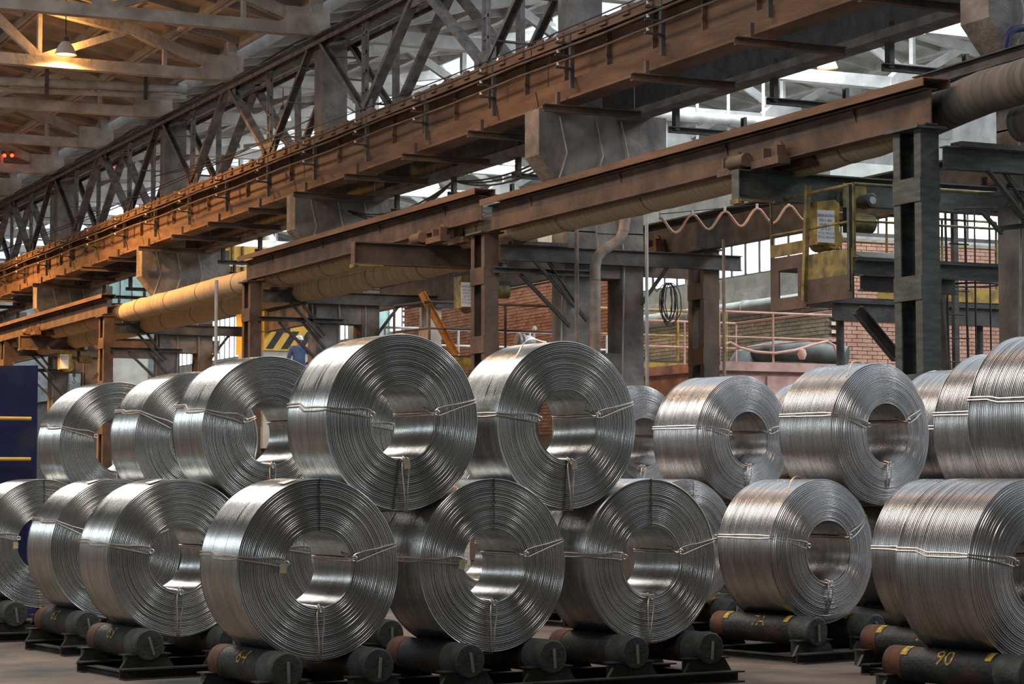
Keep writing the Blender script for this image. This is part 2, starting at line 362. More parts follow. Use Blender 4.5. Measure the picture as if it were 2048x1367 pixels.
# ------------------------------------------------------------------ concrete columns
for k, y in enumerate(YC):
    r = empty('concrete_column', (16.7,y,0), 0, ['dark concrete column with angle brackets at the right edge of the picture','rough concrete column with corbels at the centre behind the second coil pile','rough concrete column with corbels above the man in blue','fourth rough concrete column from the right, behind the two wrapped pipes','rough concrete column behind the free end of the left rail beam','farthest rough concrete column above the blue screen'][k], 'column', 'concrete columns carrying the crane girders'); q = W(r)
    y0, y1 = y-.27, y+.27; c = M['conc']
    q.part('upper_shaft', MB().box((16.42,y0,7.72),(16.98,y1,11.15)), c)
    # corbel head: stepped hammer shape
    m = MB(); pr = [(15.8,7.72),(15.8,6.95),(16.3,6.35),(16.3,5.7),(17.75,5.7),(17.75,6.35),(18.2,6.95),(18.2,7.72)]
    m.add([(x,y0,z) for x,z in pr]+[(x,y1,z) for x,z in pr], [tuple(range(7,-1,-1))[::-1], tuple(range(8,16))[::-1]]+[(i,i+8,(i+1)%8+8,(i+1)%8) for i in range(8)])
    q.part('corbel', m, c)
    q.part('lower_leg', MB().box((16.3,y0,0),(16.85,y1,5.72)), c)
    q.part('lower_leg', MB().box((17.35,y0,0),(17.75,y1,5.72)), c)
    for z0, z1 in ((4.95,5.72),(3.25,3.7),(.3,1.2)): q.part('crossbar', MB().box((16.85,y0+.02,z0),(17.35,y1-.02,z1)), c)
    # bracket shelf + knee brace
    b = MB(); b.ch((14.95,y0-.05,5.0 if k else 4.7),(16.9,y0-.05,5.0 if k else 4.7),.1,.08); b.ang((15.4,y0-.06,4.92),(16.3,y0-.06,4.1),.07); b.ang((15.9,y0-.1,4.95),(16.6,y0-.1,4.2),.07)
    if k: q.part('bracket', b, M['dark'])
    m = MB()
    for j in range(3):
        x = 16.2+.55*j+random.uniform(-.1,.1); m.tube([(x,y0-.03,7.6),(x+.12,y0-.06,7.0),(x-.08,y0-.05,6.4),(x+.05,y0-.04,5.2),(x,y0-.03,3.0)], .014, 6)
    q.part('cable', m, M['gcable'], True)

# ------------------------------------------------------------------ lattice trusses between column heads
def pair(q, nm, p0, p1, h, w_, mt, batt=0):
    for s, X in ((1,16.34),(-1,17.02)):
        m = MB().ch((X,p0[0],p0[1]),(X,p1[0],p1[1]), h, w_, .012, (1,0,0), 1); q.part(nm, m, mt)
    for i in range(batt):
        t = (i+.5)/batt; yy = p0[0]+(p1[0]-p0[0])*t; zz = p0[1]+(p1[1]-p0[1])*t
        q.part('batten', MB().box((16.28,yy-.05,zz-.05),(17.08,yy+.05,zz-.02)), mt)
for k in range(5):
    y = YC[k]
    if k == 0: continue
    r = empty('lattice_truss', (16.7,y,9), 0, '%s grey steel lattice girder standing on the crane girder line' % NTH[k-1], 'lattice girder', 'steel lattice girders between column heads'); q = W(r)
    pair(q, 'top_chord', (y,11.05),(y+12,11.05), .22, .09, M['lat'])
    q.part('top_plate', MB().box((16.25,y,11.17),(17.1,y+12,11.19)), M['lat'])
    pair(q, 'bottom_chord', (y+.3,9.0),(y+11.7,9.0), .14, .08, M['lat'])
    for a, b in (((y+.35,11.0),(y+2.9,9.1)),((y+11.65,11.0),(y+9.1,9.1))): pair(q, 'diagonal', a, b, .16, .08, M['lat'], 3)
    for a, b in (((y+3.1,9.1),(y+5.8,11.0)),((y+8.9,9.1),(y+6.2,11.0))): pair(q, 'diagonal', a, b, .20, .10, M['lat'])
    for yy in (y+3, y+9):
        for dy in (-.1,.1): pair(q, 'vertical', (yy+dy,9.05),(yy+dy,10.95), .07, .05, M['lat'])
        for z in (9.5,9.9,10.3,10.7): q.part('batten', MB().box((16.30,yy-.1,z),(16.33,yy+.1,z+.06)), M['lat'])
    for yy in (y+6,): q.part('gusset', MB().box((16.29,yy-.5,10.75),(16.32,yy+.5,11.1)), M['lat'])
    for yy in (y+3,y+9): q.part('gusset', MB().box((16.29,yy-.45,8.95),(16.32,yy+.45,9.3)), M['lat'])
    m = MB()
    for j in range(4):
        x = 16.4+.16*j; m.tube([(x+random.uniform(-.05,.05), y+i*1.0, 11.25+random.uniform(0,.07)) for i in range(13)], .02, 6)
    q.part('cable_run', m, M['cable'], True)

# ------------------------------------------------------------------ crane runway girders
GX = 16.12
for k in range(5):
    y0, y1 = YC[k]+.02, YC[k]+11.98
    r = empty('crane_girder', (GX,y0,7.73), 0, '%s brown dust-covered crane runway girder on the corbels' % NTH[k], 'crane girder', 'brown crane girders of the near bay'); q = W(r)
    q.part('web', MB().box((GX-.015,y0,7.80),(GX+.015,y1,8.72)), M['dirt'])
    q.part('top_flange', MB().box((GX-.30,y0,8.72),(GX+.25,y1,8.76)), M['dirt'])
    q.part('bottom_flange', MB().box((GX-.22,y0,7.74),(GX+.22,y1,7.78)), M['dirt'])
    q.part('lower_plate', MB().ext([(-.02,0),(.0,0),(.0,.24),(-.06,.27),(-.08,.26)], (GX-.17,y0,7.78),(GX-.17,y1,7.78)), M['dirt'])
    q.part('edge_plank', MB().box((GX-.33,y0,8.62),(GX-.30,y1,8.80)), M['dirt'])
    for j in range(8):
        yy = y0+.7+j*1.5; q.part('stiffener', MB().box((GX-.10,yy,8.03),(GX-.015,yy+.025,8.72)), M['dirt'])
    q.part('crane_rail', MB().ib((GX,y0,8.83),(GX,y1,8.83), .13, .12, .03, .03), M['dark'])
    cl = MB().box((-.01,-.11,-.07),(.03,.11,.07)).mesh('rail_clip', M['dirt'])
    for j in range(16):
        link('rail_clip', cl, r, (-.36, .35+j*.75, 1.0+(.02 if j%2 else 0)))
    for j in range(4):
        yy = y0+1.5+j*3
        b = q.part('conductor_bracket', MB().ang((GX-.34,yy,8.78),(GX-.34,yy,7.86),.07).box((GX-.62,yy-.02,8.16),(GX-.33,yy+.02,8.19)).box((GX-.62,yy-.02,8.36),(GX-.33,yy+.02,8.39)).box((GX-.62,yy-.02,8.56),(GX-.33,yy+.02,8.59)), M['dark'])
        for z in (8.21,8.41,8.61):
            m = MB().lathe([(0,0),(.035,.0),(.025,.02),(.035,.03),(.025,.045),(0,.05)], (GX-.56,yy,z), n=10); q.part('insulator', m, M['shade'], True, None)
        q.part('under_arm', MB().ch((GX-.65,yy+.4,7.58),(GX+1.15,yy+.4,7.58),.12,.08).box((GX-.40,yy+.37,7.62),(GX-.34,yy+.45,7.85)), M['dirt2'])
    r2 = empty('crane_girder', (17.75,y0,7.73), 0, '%s dark crane runway girder on the far side corbels' % NTH[k], 'crane girder', 'dark crane girders of the far bay'); q = W(r2)
    q.part('beam', MB().ib((17.75,y0,8.2),(17.75,y1,8.2), .92, .42, .04, .03), M['dark'])
    q.part('walkway_slab', MB().box((17.25,y0,7.60),(17.6,y1,7.72)) , M['conc'])
    for j in range(4):
        yy = y0+1.2+j*3
        q.part('hanger', MB().ch((17.5,yy,7.9),(17.5,yy,7.25),.12,.08,up=(0,1,0)).ch((17.4,yy,7.25),(18.9,yy,7.25),.1,.08).ch((18.85,yy,7.2),(18.85,yy,7.55),.1,.06,up=(0,1,0)), M['dark'])
for j, z in enumerate((8.27,8.47,8.67)):
    o = MB().tube([(GX-.56, YC[0]+i*3, z-(.03 if i%2 else 0)) for i in range(21)], .022, 8).build('conductor_rail', M['dirt2'], None, True)
    tag(o, ['lowest','middle','topmost'][j]+' of three long conductor bars running along the brown girder', 'conductor bar', 'conductor bars')
m = MB()
for i in range(2):
    m.tube([at(u, v-6*i, x=15.6+.1*i) for u, v in ((1275,60),(1220,110),(1120,150))], .01, 5)
# droopy cable bundle under the girder
def cablecurve(p0, p1, sag, n=14):
    p0 = Vector(p0); p1 = Vector(p1)
    return [p0.lerp(p1, i/(n-1))-Vector((0,0,sag*4*(i/(n-1))*(1-i/(n-1)))) for i in range(n)]
m = MB()
for s_ in (.25,.32,.4): m.tube(cablecurve((17.0,YC[1]+.3,7.5),(17.0,YC[1]+6,7.35),s_), .018, 6).tube(cablecurve((17.0,YC[1]+6,7.35),(17.0,YC[2]-.3,7.4),s_+.05), .018, 6)
tag(m.build('cable_bundle', M['cable'], None, True), 'slack black cables sagging under the crane girder between centre columns', 'cable')
m = MB()
for s_ in (.1,.18): m.tube(cablecurve((15.95,44.0,9.25),(15.95,76,9.35),s_), .012, 5)
for s_ in (.25,.4): m.tube(cablecurve((15.9,26.0,8.95),(15.9,56,9.5),s_), .012, 5)
tag(m.build('trolley_wire', M['cable'], None, True), 'thin dark wires strung in front of the steel lattice', 'wire')

# ------------------------------------------------------------------ rail posts, rail beams, cross beams
RX = 14.92
def post(x0, yf, ztop, mt, label, grp, w_=.25, dy=.54):
    r = empty('rail_post', (x0,yf,0), 0, label, 'post', grp); q = W(r)
    for yy, fl in ((yf,0),(yf+dy-.13,0)):
        m = MB().box((x0,yy,0),(x0+w_,yy+.015,ztop)).box((x0,yy+.115,0),(x0+w_,yy+.13,ztop)) if False else MB().ext([(0,0),(w_,0),(w_,.13),(w_-.015,.13),(w_-.015,.015),(.015,.015),(.015,.13),(0,.13)] if yy == yf else [(0,0),(.015,0),(.015,.115),(w_-.015,.115),(w_-.015,0),(w_,0),(w_,.13),(0,.13)], (0,0,0),(0,0,1))
        m.v = [( x0+ (v[0]), yy+(v[1]), v[2]*ztop) for v in m.v] if False else None
        m = MB(); pr = [(0,0),(w_,0),(w_,.13),(w_-.015,.13),(w_-.015,.015),(.015,.015),(.015,.13),(0,.13)]
        if yy != yf: pr = [(a, .13-b) for a,b in pr][::-1]
        nn = 8; m.add([(x0+a,yy+b,0) for a,b in pr]+[(x0+a,yy+b,ztop) for a,b in pr], [(i,(i+1)%nn,nn+(i+1)%nn,nn+i) for i in range(nn)]+[tuple(range(nn-1,-1,-1)), tuple(range(nn,2*nn))])
        q.part('channel_leg', m, mt)
    z = ztop-.55
    while z > 0:
        q.part('batten_plate', MB().box((x0-.014,yf+.0,z-.28),(x0-.001,yf+dy,z)), mt)
        q.part('batten_plate', MB().box((x0+w_+.001,yf,z-.28),(x0+w_+.014,yf+dy,z)), mt)
        z -= 1.12
    q.part('cap_plate', MB().box((x0-.08,yf-.05,ztop),(x0+w_+.08,yf+dy+.05,ztop+.03)), mt)
    return r
pl = ['tall grey-green latticed post at the right with four plates in view','brown latticed post between the two front coil piles','rust-brown latticed post in front of the yellow machine','rust-brown latticed post holding the free end of the left rail beam','brown latticed post at the left edge of the picture']
ztops = [5.58, 5.6, 5.78, 5.85, 5.88]
for k in range(5): post(14.80, YC[k]-.30, ztops[k], M['green'] if k == 0 else M['dirt2'], pl[k], 'latticed posts under the near rail beam')
post(18.9, YC[1]-.30, 5.5, M['dirt2'], 'grey-brown latticed post in front of the cream brick wall', 'latticed posts under the far rail beam', .30)
post(18.9, YC[2]-.30, 5.5, M['conc_roof'], 'pale latticed post beside the orange diagonal', 'latticed posts under the far rail beam', .30)
def rail(ya, yb, zt, label, hgt=.52):
    r = empty('rail_beam', (RX,ya,zt-hgt), 0, label, 'rail beam', 'near rail beams on latticed posts'); q = W(r)
    q.part('beam', MB().ib((RX,ya,zt-.1-hgt/2+.05),(RX,yb,zt-.1-hgt/2+.05), hgt-.1, .17, .018, .014), M['dirt2'])
    q.part('top_channel', MB().ext([(-.19,-.10),(-.175,-.10),(-.175,-.015),(.175,-.015),(.175,-.10),(.19,-.10),(.19,0),(-.19,0)], (RX,ya-.1,zt),(RX,yb+.1,zt)), M['dirt'])
    n = int((yb-ya)/3)
    for i in range(n):
        yy = ya+1.5+i*3; q.part('stiffener', MB().add([(RX-.08,yy,zt-.12),(RX-.01,yy,zt-.12),(RX-.01,yy,zt-.28),(RX-.08,yy+.015,zt-.12),(RX-.01,yy+.015,zt-.12),(RX-.01,yy+.015,zt-.28)],[(0,2,1),(3,4,5),(0,1,4,3),(1,2,5,4),(2,0,3,5)]), M['dirt2'])
    q.part('square_bar', MB().box((RX-.02,ya,zt+.001),(RX+.02,yb,zt+.03)), M['dark'])
rail(YC[0]-.35, YC[1]-.35, 6.14, 'brown rail beam running from the centre post to the right post')
rail(YC[1]+.05, YC[2]+.3, 6.36, 'orange-brown rail beam between the centre post and the post by the yellow machine')
rail(YC[3]-.15, YC[5]+6, 6.44, 'orange-brown rail beam with a free end at the left')
r = empty('rail_beam', (19.05,YC[0],5.5), 0, 'dark rail beam parallel to the brown one, beyond the columns', 'rail beam'); q = W(r)
q.part('beam', MB().ib((19.05,YC[0],5.82),(19.05,YC[3],5.82), .6, .2, .02, .015), M['dark'])
q.part('top_channel', MB().box((18.88,YC[0],6.12),(19.22,YC[3],6.15)), M['dark'])
for k in range(5):
    z = [5.38,5.42,5.62,5.68,5.7][k]
    r = empty('cross_beam', (15.05,YC[k]-.1,z), 0, ['dark green cross beam from the right post to the right-hand column','dark cross beam from the centre post to the centre column','dark cross beam under the pipes beside the yellow machine','rusty cross beam under the free end of the left rail beam','rusty cross beam at the far left'][k], 'cross beam', 'cross beams carrying the insulated pipes'); q = W(r)
    q.part('beam', MB().ib((15.06,YC[k]-.36,z-.13),(19.6,YC[k]-.36,z-.13), .26, .13, .015, .012), M['green'] if k == 0 else M['dark'])
    q.part('knee_brace', MB().ang((15.9,YC[k]-.34,z-.26),(16.45,YC[k]-.34,z-.95),.07), M['dark'])
    q.part('knee_brace', MB().ang((15.6,YC[k]-.42,z-.26),(16.35,YC[k]-.42,z-1.0),.07), M['dark'])
    q.part('knee_brace', MB().ang((18.2,YC[k]-.36,z-.26),(17.7,YC[k]-.36,z-.9),.07), M['dark'])
    q.part('pipe_saddle', MB().box((15.25,YC[k]-.45,z),(16.25,YC[k]-.25,z+.06)), M['dark'])

# ------------------------------------------------------------------ insulated pipes
def ringed(path, r, name, label, mt=M['pipe'], step=1.0, seed=1):
    rnd = random.Random(seed); pts = []; rr = []
    for a, b in zip(path[:-1], path[1:]):
        a = Vector(a); b = Vector(b); n = max(2, int((b-a).length/.5))
        for i in range(n): pts.append(a.lerp(b, i/n)+Vector((rnd.uniform(-.012,.012),0,rnd.uniform(-.012,.012)))); rr.append(r*(1+rnd.uniform(-.012,.012)))
    pts.append(Vector(path[-1])); rr.append(r)
    root = empty(name, path[0], 0, label, 'pipe'); q = W(root)
    q.part('wrapping', MB().tube(pts, rr, 28), mt, True)
    m = MB()
    L = (Vector(path[-1])-Vector(path[0])).length
    for i in range(3, len(pts)-1, 5):
        d = (pts[i+1]-pts[i-1]).normalized()*.02; m2 = MB().tube([pts[i]-d, pts[i]+d], r*1.035, 28); q.part('band', m2, M['duct'], True)
    return root, q
ringed([(15.4,15,6.02),(15.4,20.2,5.98),(15.4,21.3,5.86)], .25, 'insulated_pipe', 'dark wrapped pipe at the upper right edge', M['pipe_dark'], seed=2)
ringed([(15.4,21.4,5.86),(15.4,22.4,5.76),(15.4,28,5.71),(15.4,YC[1]-.5,5.72),(15.4,YC[1]+.8,5.80),(15.4,YC[2]-1,5.94),(15.4,YC[2]+.5,5.98)], .25, 'insulated_pipe', 'canvas-wrapped pipe hanging just under the brown rail beam')
ringed([(15.95,15,5.62),(15.95,20.3,5.66)], .22, 'insulated_pipe', 'short canvas-wrapped pipe end beside the right-hand column', M['pipe_dark'], seed=3)
ringed([(15.95,YC[1]+.6,5.56),(15.95,YC[2]-2,5.60),(15.95,YC[2]+.5,5.66)], .25, 'insulated_pipe', 'sagging canvas-wrapped pipe left of the centre post, behind the first one', seed=5)
ringed([(15.4,YC[2]+.6,5.98),(15.4,YC[2]+7.5,5.98),(15.4,YC[2]+8.6,5.98),(15.4,YC[5]+5,5.98)], .25, 'insulated_pipe', 'canvas-wrapped pipe crossing the gap between the two left posts', seed=9)
ringed([(15.98,YC[2]+.6,5.66),(15.98,YC[5],5.74)], .25, 'insulated_pipe', 'lower canvas-wrapped pipe below the gap pipe at the left', seed=12)
# brown bent duct
p = [at(u, v, y=31.6) for u, v in ((1250,395),(1250,440),(1247,462),(1238,480),(1222,491),(1206,500),(1194,514),(1190,535),(1190,560))]
p.append(Vector((p[-1].x,p[-1].y,0)))
d_ = empty('downpipe', (p[-1].x,p[-1].y,0), 0, 'brown steel downpipe with a swan-neck bend by the centre column', 'pipe'); q = W(d_)
q.part('pipe_body', MB().tube(p, .088, 18), M['duct'], True)
q.part('seam_ring', MB().cyl(p[-2]+Vector((0,0,.02)), p[-2], .094, 18), M['duct'], True)
q.part('seam_ring', MB().cyl(p[2]+Vector((0,0,.02)), p[2], .094, 18), M['duct'], True)
def pole(u, y, r, v0, mt, label, nm='steel_pole'):
    a = at(u, v0, y=y); tag(MB().cyl((a.x,a.y,0), tuple(a), r, 10).build(nm, mt, None, True), label, 'pole')
pole(1293, 30.5, .028, 430, M['greypipe'], 'thin pale vertical pole right of the centre column')
pole(1153, 31.9, .035, 420, M['duct'], 'thin brown vertical pipe left of the downpipe')
pole(433, 42, .035, 560, M['greypipe'], 'thin pale vertical pole behind the two wrapped pipes')
pole(1447, 31.5, .03, 478, M['duct'], 'thin brown vertical conduit beside the latticed post at the pink machine')

# ------------------------------------------------------------------ underslung cranes
def crane(y, xl, zt, mt, label, wheel_u, hoistx, signlines, hoist_mt, hz):
    r = empty('bridge_crane', (xl,y,zt-.36), 0, label, 'crane', 'underslung bridge cranes'); q = W(r)
    q.part('crane_beam', MB().ib((xl,y,zt-.19),(20.4,y,zt-.19), .38, .18, .02, .014), mt)
    q.part('end_plate', MB().box((xl-.012,y-.09,zt-.38),(xl,y+.09,zt)), mt)
    q.part('buffer', MB().box((xl-.03,y-.1,zt-.44),(xl+.06,y+.1,zt-.38)).box((xl,y-.12,zt-.415),(xl+.5,y-.1,zt-.385)), M['ydark'])
    c = M['dirt'] if mt != M['green'] else M['dirt2']
    for X in (RX, 19.05):
        q.part('end_carriage', MB().box((X-.30,y-.75,zt+.0),(X-.12,y+.75,zt+.10)).box((X+.12,y-.75,zt),(X+.30,y+.75,zt+.10)).box((X-.3,y-.1,zt-.0),(X+.3,y+.1,zt+.03)), c)
        for yy in (y-.5, y+.5):
            for s in (-1,1): 
                q.part('wheel', MB().cyl((X+s*.115,yy,zt+.19),(X+s*.165,yy,zt+.19), .13, 18), c, True)
        for yy in (y-.66,y-.34,y+.34,y+.66):
            q.part('wheel_bracket', MB().box((X-.27,yy-.02,zt+.1),(X-.15,yy+.02,zt+.24)), c)
        q.part('drive_motor', MB().cyl((X-.35,y-.1,zt+.12),(X-.35,y+.3,zt+.12), .09, 16), c, True)
    # trolley and hoist
    hx = hoistx
    q.part('trolley_wheel', MB().cyl((hx-.16,y-.12,zt-.30),(hx-.16,y-.08,zt-.30), .09, 18), M['dark'], True)
    q.part('trolley_plate', MB().ext([(-.17,-.16),(.13,-.16),(.19,-.1),(.19,.1),(.13,.16),(-.17,.16)], (hx,y-.15,zt-.26),(hx,y-.12,zt-.26)), M['ydark'])
    q.part('trolley_motor', MB().lathe([(0,-.24),(.08,-.24),(.095,-.22),(.095,-.02),(.08,0)], (hx+.12,y-.15,zt-.34), 'y', 18), M['dark'], True)
    q.part('motor_fan', MB().lathe([(0,-.005),(.05,-.005),(.05,.0)], (hx+.12,y-.392,zt-.34), 'y', 12), M['greypipe'], True)
    q.part('hanger', MB().box((hx-.03,y-.08,zt-.72),(hx+.03,y+.08,zt-.3)).box((hx-.5,y-.05,zt-.64),(hx+.4,y+.05,zt-.57)), M['dark'])
    bx = hx-.42
    q.part('hoist_box', MB().ext([(-.17,-.42),(.12,-.42),(.17,-.34),(.17,.12),(.1,.17),(-.17,.13)], (bx,y-.18,hz),(bx,y+.14,hz)), hoist_mt)
    q.part('hoist_drum', MB().lathe([(0,-.22),(.13,-.22),(.14,-.2),(.14,.2),(0,.22)], (bx+.1,y+.05,hz-.34), 'y', 18), hoist_mt, True)
    q.part('hoist_motor', MB().lathe([(0,-.2),(.11,-.2),(.12,-.17),(.12,.17),(0,.2)], (bx+.62,y,hz-.1), 'x', 18), M['ydark'], True)
    q.part('hook_block', MB().box((bx+.25,y-.03,hz-.62),(bx+.33,y+.03,hz-.45)).tube([(bx+.29,y,hz-.62),(bx+.29,y,hz-.72),(bx+.34,y,hz-.78),(bx+.29,y,hz-.82),(bx+.24,y,hz-.77)], .015, 8), M['dark'])
    q.part('rope', MB().cyl((bx+.27,y,hz-.1),(bx+.27,y,hz-.46), .008, 6).cyl((bx+.31,y,hz-.1),(bx+.31,y,hz-.46), .008, 6), M['cable'])
    # sign
    sw, sh = .26, .42
    if signlines:
        sx = bx-.06; sy = y-.21
        sp = q.part('sign_plate', MB().box((sx-sw/2,sy-.004,hz-.40),(sx+sw/2,sy,hz+.02)), M['paper'])
        zz = hz-.03
        for t, s_ in signlines:
            me = text_mesh(t, s_); me.materials.clear(); me.materials.append(M['ink'])
            wmax = max(v.co.x for v in me.vertices)-min(v.co.x for v in me.vertices)
            o = link('sign_lettering', me, sp); o.rotation_euler = (R_(90),0,0); o.location = (sx, sy-.006, zz-s_*.72); o.scale = (min(1,.245/wmax),1,1)
            zz -= s_*.72+.021
    return r, q
SG1 = [('КРАН-БАЛКА',.055),('5511-001',.055),('ЗАВ.№ 57146',.036),('Q=3,2т.',.055),('Ч.Т.О. 24.12.16',.045),('П.Т.О. 24.12.18',.045)]
SG2 = [('КРАН-БАЛКА',.055),('5511-002',.055),('ЗАВ.№ 57147',.036),('Q=3,2т.',.055),('Ч.Т.О. 24.12.16',.045),('П.Т.О. 24.12.18',.045)]
crane(24.15, 14.46, 5.53, M['green'], 'grey-green underslung bridge crane at the right with a white sign on its hoist', 0, 16.15, SG1, M['yellow'], 5.03)
crane(34.8, 13.35, 5.60, M['dirt2'], 'rust-brown underslung bridge crane ending left of the centre post', 0, 15.85, SG2, M['ydark'], 4.95)
crane(64.5, 14.35, 5.80, M['dirt2'], 'brown underslung bridge crane at the far left with a yellow hoist', 0, 16.1, [('КРАН-БАЛКА',.055),('5511-003',.055)], M['yellow'], 5.25)

# festoon cable
pts = []; A = at(1318,428,y=27.5); B = at(1640,398,y=27.5)
NW = 5
for i in range(NW*10+1):
    t = i/(NW*10); a_ = A.lerp(B,t); ph = (t*NW)%1; pts.append(a_-Vector((0,0,.05+.24*(.5-.5*math.cos(2*math.pi*ph)))))
r = empty('festoon_cable', tuple(A), 0, 'wavy festoon cable hung on a taut wire above the windows', 'cable'); q = W(r)
q.part('cable', MB().tube(pts, .02, 7), M['ocable'], True)
q.part('carrier_wire', MB().cyl(tuple(A),tuple(B),.006,5), M['cable'])
for i in range(NW+1):
    a_ = A.lerp(B,i/NW); q.part('cable_clip', MB().box((a_.x-.015,a_.y-.015,a_.z-.06),(a_.x+.015,a_.y+.015,a_.z+.02)), M['shade'])

# ------------------------------------------------------------------ platforms and railings
def railing(q, pts, h, mt, r=.022, mids=1, posts=True):
    pts = [Vector(p) for p in pts]
    for lv in range(mids+1):
        hh = h*(1-lv/(mids+1)); 
        for a,b in zip(pts[:-1],pts[1:]): q.part('handrail' if lv == 0 else 'middle_rail', MB().cyl(a+Vector((0,0,hh)), b+Vector((0,0,hh)), r*(1 if lv==0 else .75), 8), mt, True)
    if posts:
        for a in pts: q.part('railing_post', MB().cyl(a, a+Vector((0,0,h)), r, 8), mt, True)
# control platform by the right post
px0, px1, py0, py1 = 15.2, 17.9, 22.6, 24.5
r = empty('service_platform', (px0,py0,3.75), 0, 'boxed steel service platform with grimy yellow railings left of the right post', 'platform'); q = W(r)
# far side panel with a square opening (panel stands in the plane x = px0)
ym = py1-.85
m = MB(); x0, x1 = px0-.02, px0
for a, b, c_, d in ((ym,py1,3.76,3.92),(ym,py1,4.28,4.45),(ym,ym+.2,3.92,4.28),(py1-.2,py1,3.92,4.28)): m.box((x0,a,c_),(x1,b,d))
q.part('window_panel', m, M['dirt2'])
q.part('side_panel', MB().box((px0-.02,ym,4.46),(px0,py1,4.62)), M['ydark'])
q.part('side_panel', MB().box((px0-.03,py0,4.10),(px0-.005,ym,4.42)), M['ydark'])
q.part('side_panel', MB().box((px0-.03,py0,3.80),(px0-.005,ym,4.10)), M['dirt2'])
q.part('floor_plate', MB().box((px0,py0,4.28),(px1,py1,4.31)), M['dark'])
q.part('edge_beam', MB().ib((px0,py0,4.18),(px1,py0,4.18),.2,.1), M['green'])
q.part('hatch_lid', MB().add([(15.4,py0+.1,4.32),(16.6,py0+.1,4.32),(16.5,py0+.6,4.45),(15.5,py0+.6,4.45),(15.4,py0+.1,4.30),(16.6,py0+.1,4.30),(16.5,py0+.6,4.43),(15.5,py0+.6,4.43)],[(0,1,2,3),(7,6,5,4),(0,4,5,1),(1,5,6,2),(2,6,7,3),(3,7,4,0)]), M['green'])
q.part('support_beam', MB().ib((px0+.0,py0-.12,3.98),(16.6,py0-.12,3.98),.2,.12), M['dark'])
q.part('strut', MB().ch(at(1712,620,y=py0-.1), at(1790,715,y=py0-.1), .14,.08), M['dark'])
railing(q, [(px0,py1,4.3),(px0,ym,4.3),(px0,py0,4.3),(px0+.9,py0,4.3),(px1,py0,4.3)], .9, M['ydark'], .022, 1)
q.part('corner_post', MB().bar((px0-.05,ym,3.85),(px0-.05,ym-.1,5.3),.06,.06), M['ydark'])
q.part('corner_post', MB().bar((px0-.03,py0+.05,3.9),(px0-.03,py0+.05,5.2),.05,.05), M['green'])
q.part('spring_cable', MB().tube([(px0+.9+.02*math.cos(i*1.5),py0+.02*math.sin(i*1.5),5.2-i*.008) for i in range(110)], .006, 5), M['cable'])
# cage ladder right of the post
r = empty('cage_ladder', tuple(at(1905,690,y=24.5)), 0, 'thin caged ladder standing right of the tall grey-green post', 'ladder'); q = W(r)
cx = at(1925,500,y=24.5); LXc = cx.x
for dx in (-.2,.12): q.part('stile', MB().cyl((LXc+dx,24.5,0),(LXc+dx-.08,24.5,5.35),.018,8), M['dark'])
for i in range(16): q.part('rung', MB().cyl((LXc-.22,24.5,.3+i*.32),(LXc+.1,24.5,.3+i*.32),.011,6), M['dark'])
for z in (4.2,5.2):
    q.part('cage_hoop', MB().tube([(LXc-.05+.33*math.cos(a),24.5-.33+.33*math.sin(a)*1.0,z) for a in [i*2*math.pi/20 for i in range(20)]], .014, 6, closed=True), M['dark'], True)
for a in (-2.2,-1.57,-.9): q.part('cage_strap', MB().cyl((LXc-.05+.33*math.cos(a),24.17+.33*math.sin(a),2.6),(LXc-.05+.33*math.cos(a),24.17+.33*math.sin(a),5.2),.012,6), M['dark'])
q.part('stair_stringer', MB().ch((LXc+.1,25.2,4.2),(LXc+.45,25.2,0),.16,.06), M['dark'])
# walkway behind right post
r = empty('walkway', (17.6,27.5,4.2), 0, 'dark walkway with a yellow toe board behind the right post', 'platform'); q = W(r)
q.part('deck', MB().box((17.9,27.2,4.2),(21.5,28.4,4.25)), M['dark']); q.part('deck_beam', MB().ib((17.9,27.2,4.05),(21.5,27.2,4.05),.28,.12), M['dark'])
q.part('toe_board', MB().box((18.7,27.18,4.26),(21.5,27.2,4.46)), M['yellow'])
for x in (18.1,20.6): q.part('leg', MB().cyl((x,27.3,0),(x,27.3,4.2),.06,10), M['dark'], True)
railing(q, [(17.9,27.25,4.25),(18.9,27.25,4.25),(19.9,27.25,4.25),(20.9,27.25,4.25)], 1.25, M['ydark'], .02, 2)
r = empty('gear_motor', tuple(at(1930,370,y=26.8)), 0, 'silver gear motor on a ledge between the right post and the right column', 'motor'); q = W(r); c0 = at(1935,350,y=26.8)
q.part('housing', MB().box((c0.x-.16,26.7,c0.z-.15),(c0.x+.12,27.0,c0.z+.13)), M['silver']); q.part('shaft_cover', MB().cyl((c0.x,26.66,c0.z+.03),(c0.x,26.7,c0.z+.03),.05,14), M['dark'], True)
q.part('mount_plate', MB().box((c0.x-.32,26.7,c0.z-.15),(c0.x-.24,27.0,c0.z+.2)), M['dark']); q.part('ledge', MB().box((c0.x-.35,26.6,c0.z-.2),(c0.x+.5,27.1,c0.z-.15)), M['dark']); q.part('leg', MB().box((c0.x-.3,26.75,0),(c0.x-.22,26.83,c0.z-.2)), M['dark'])
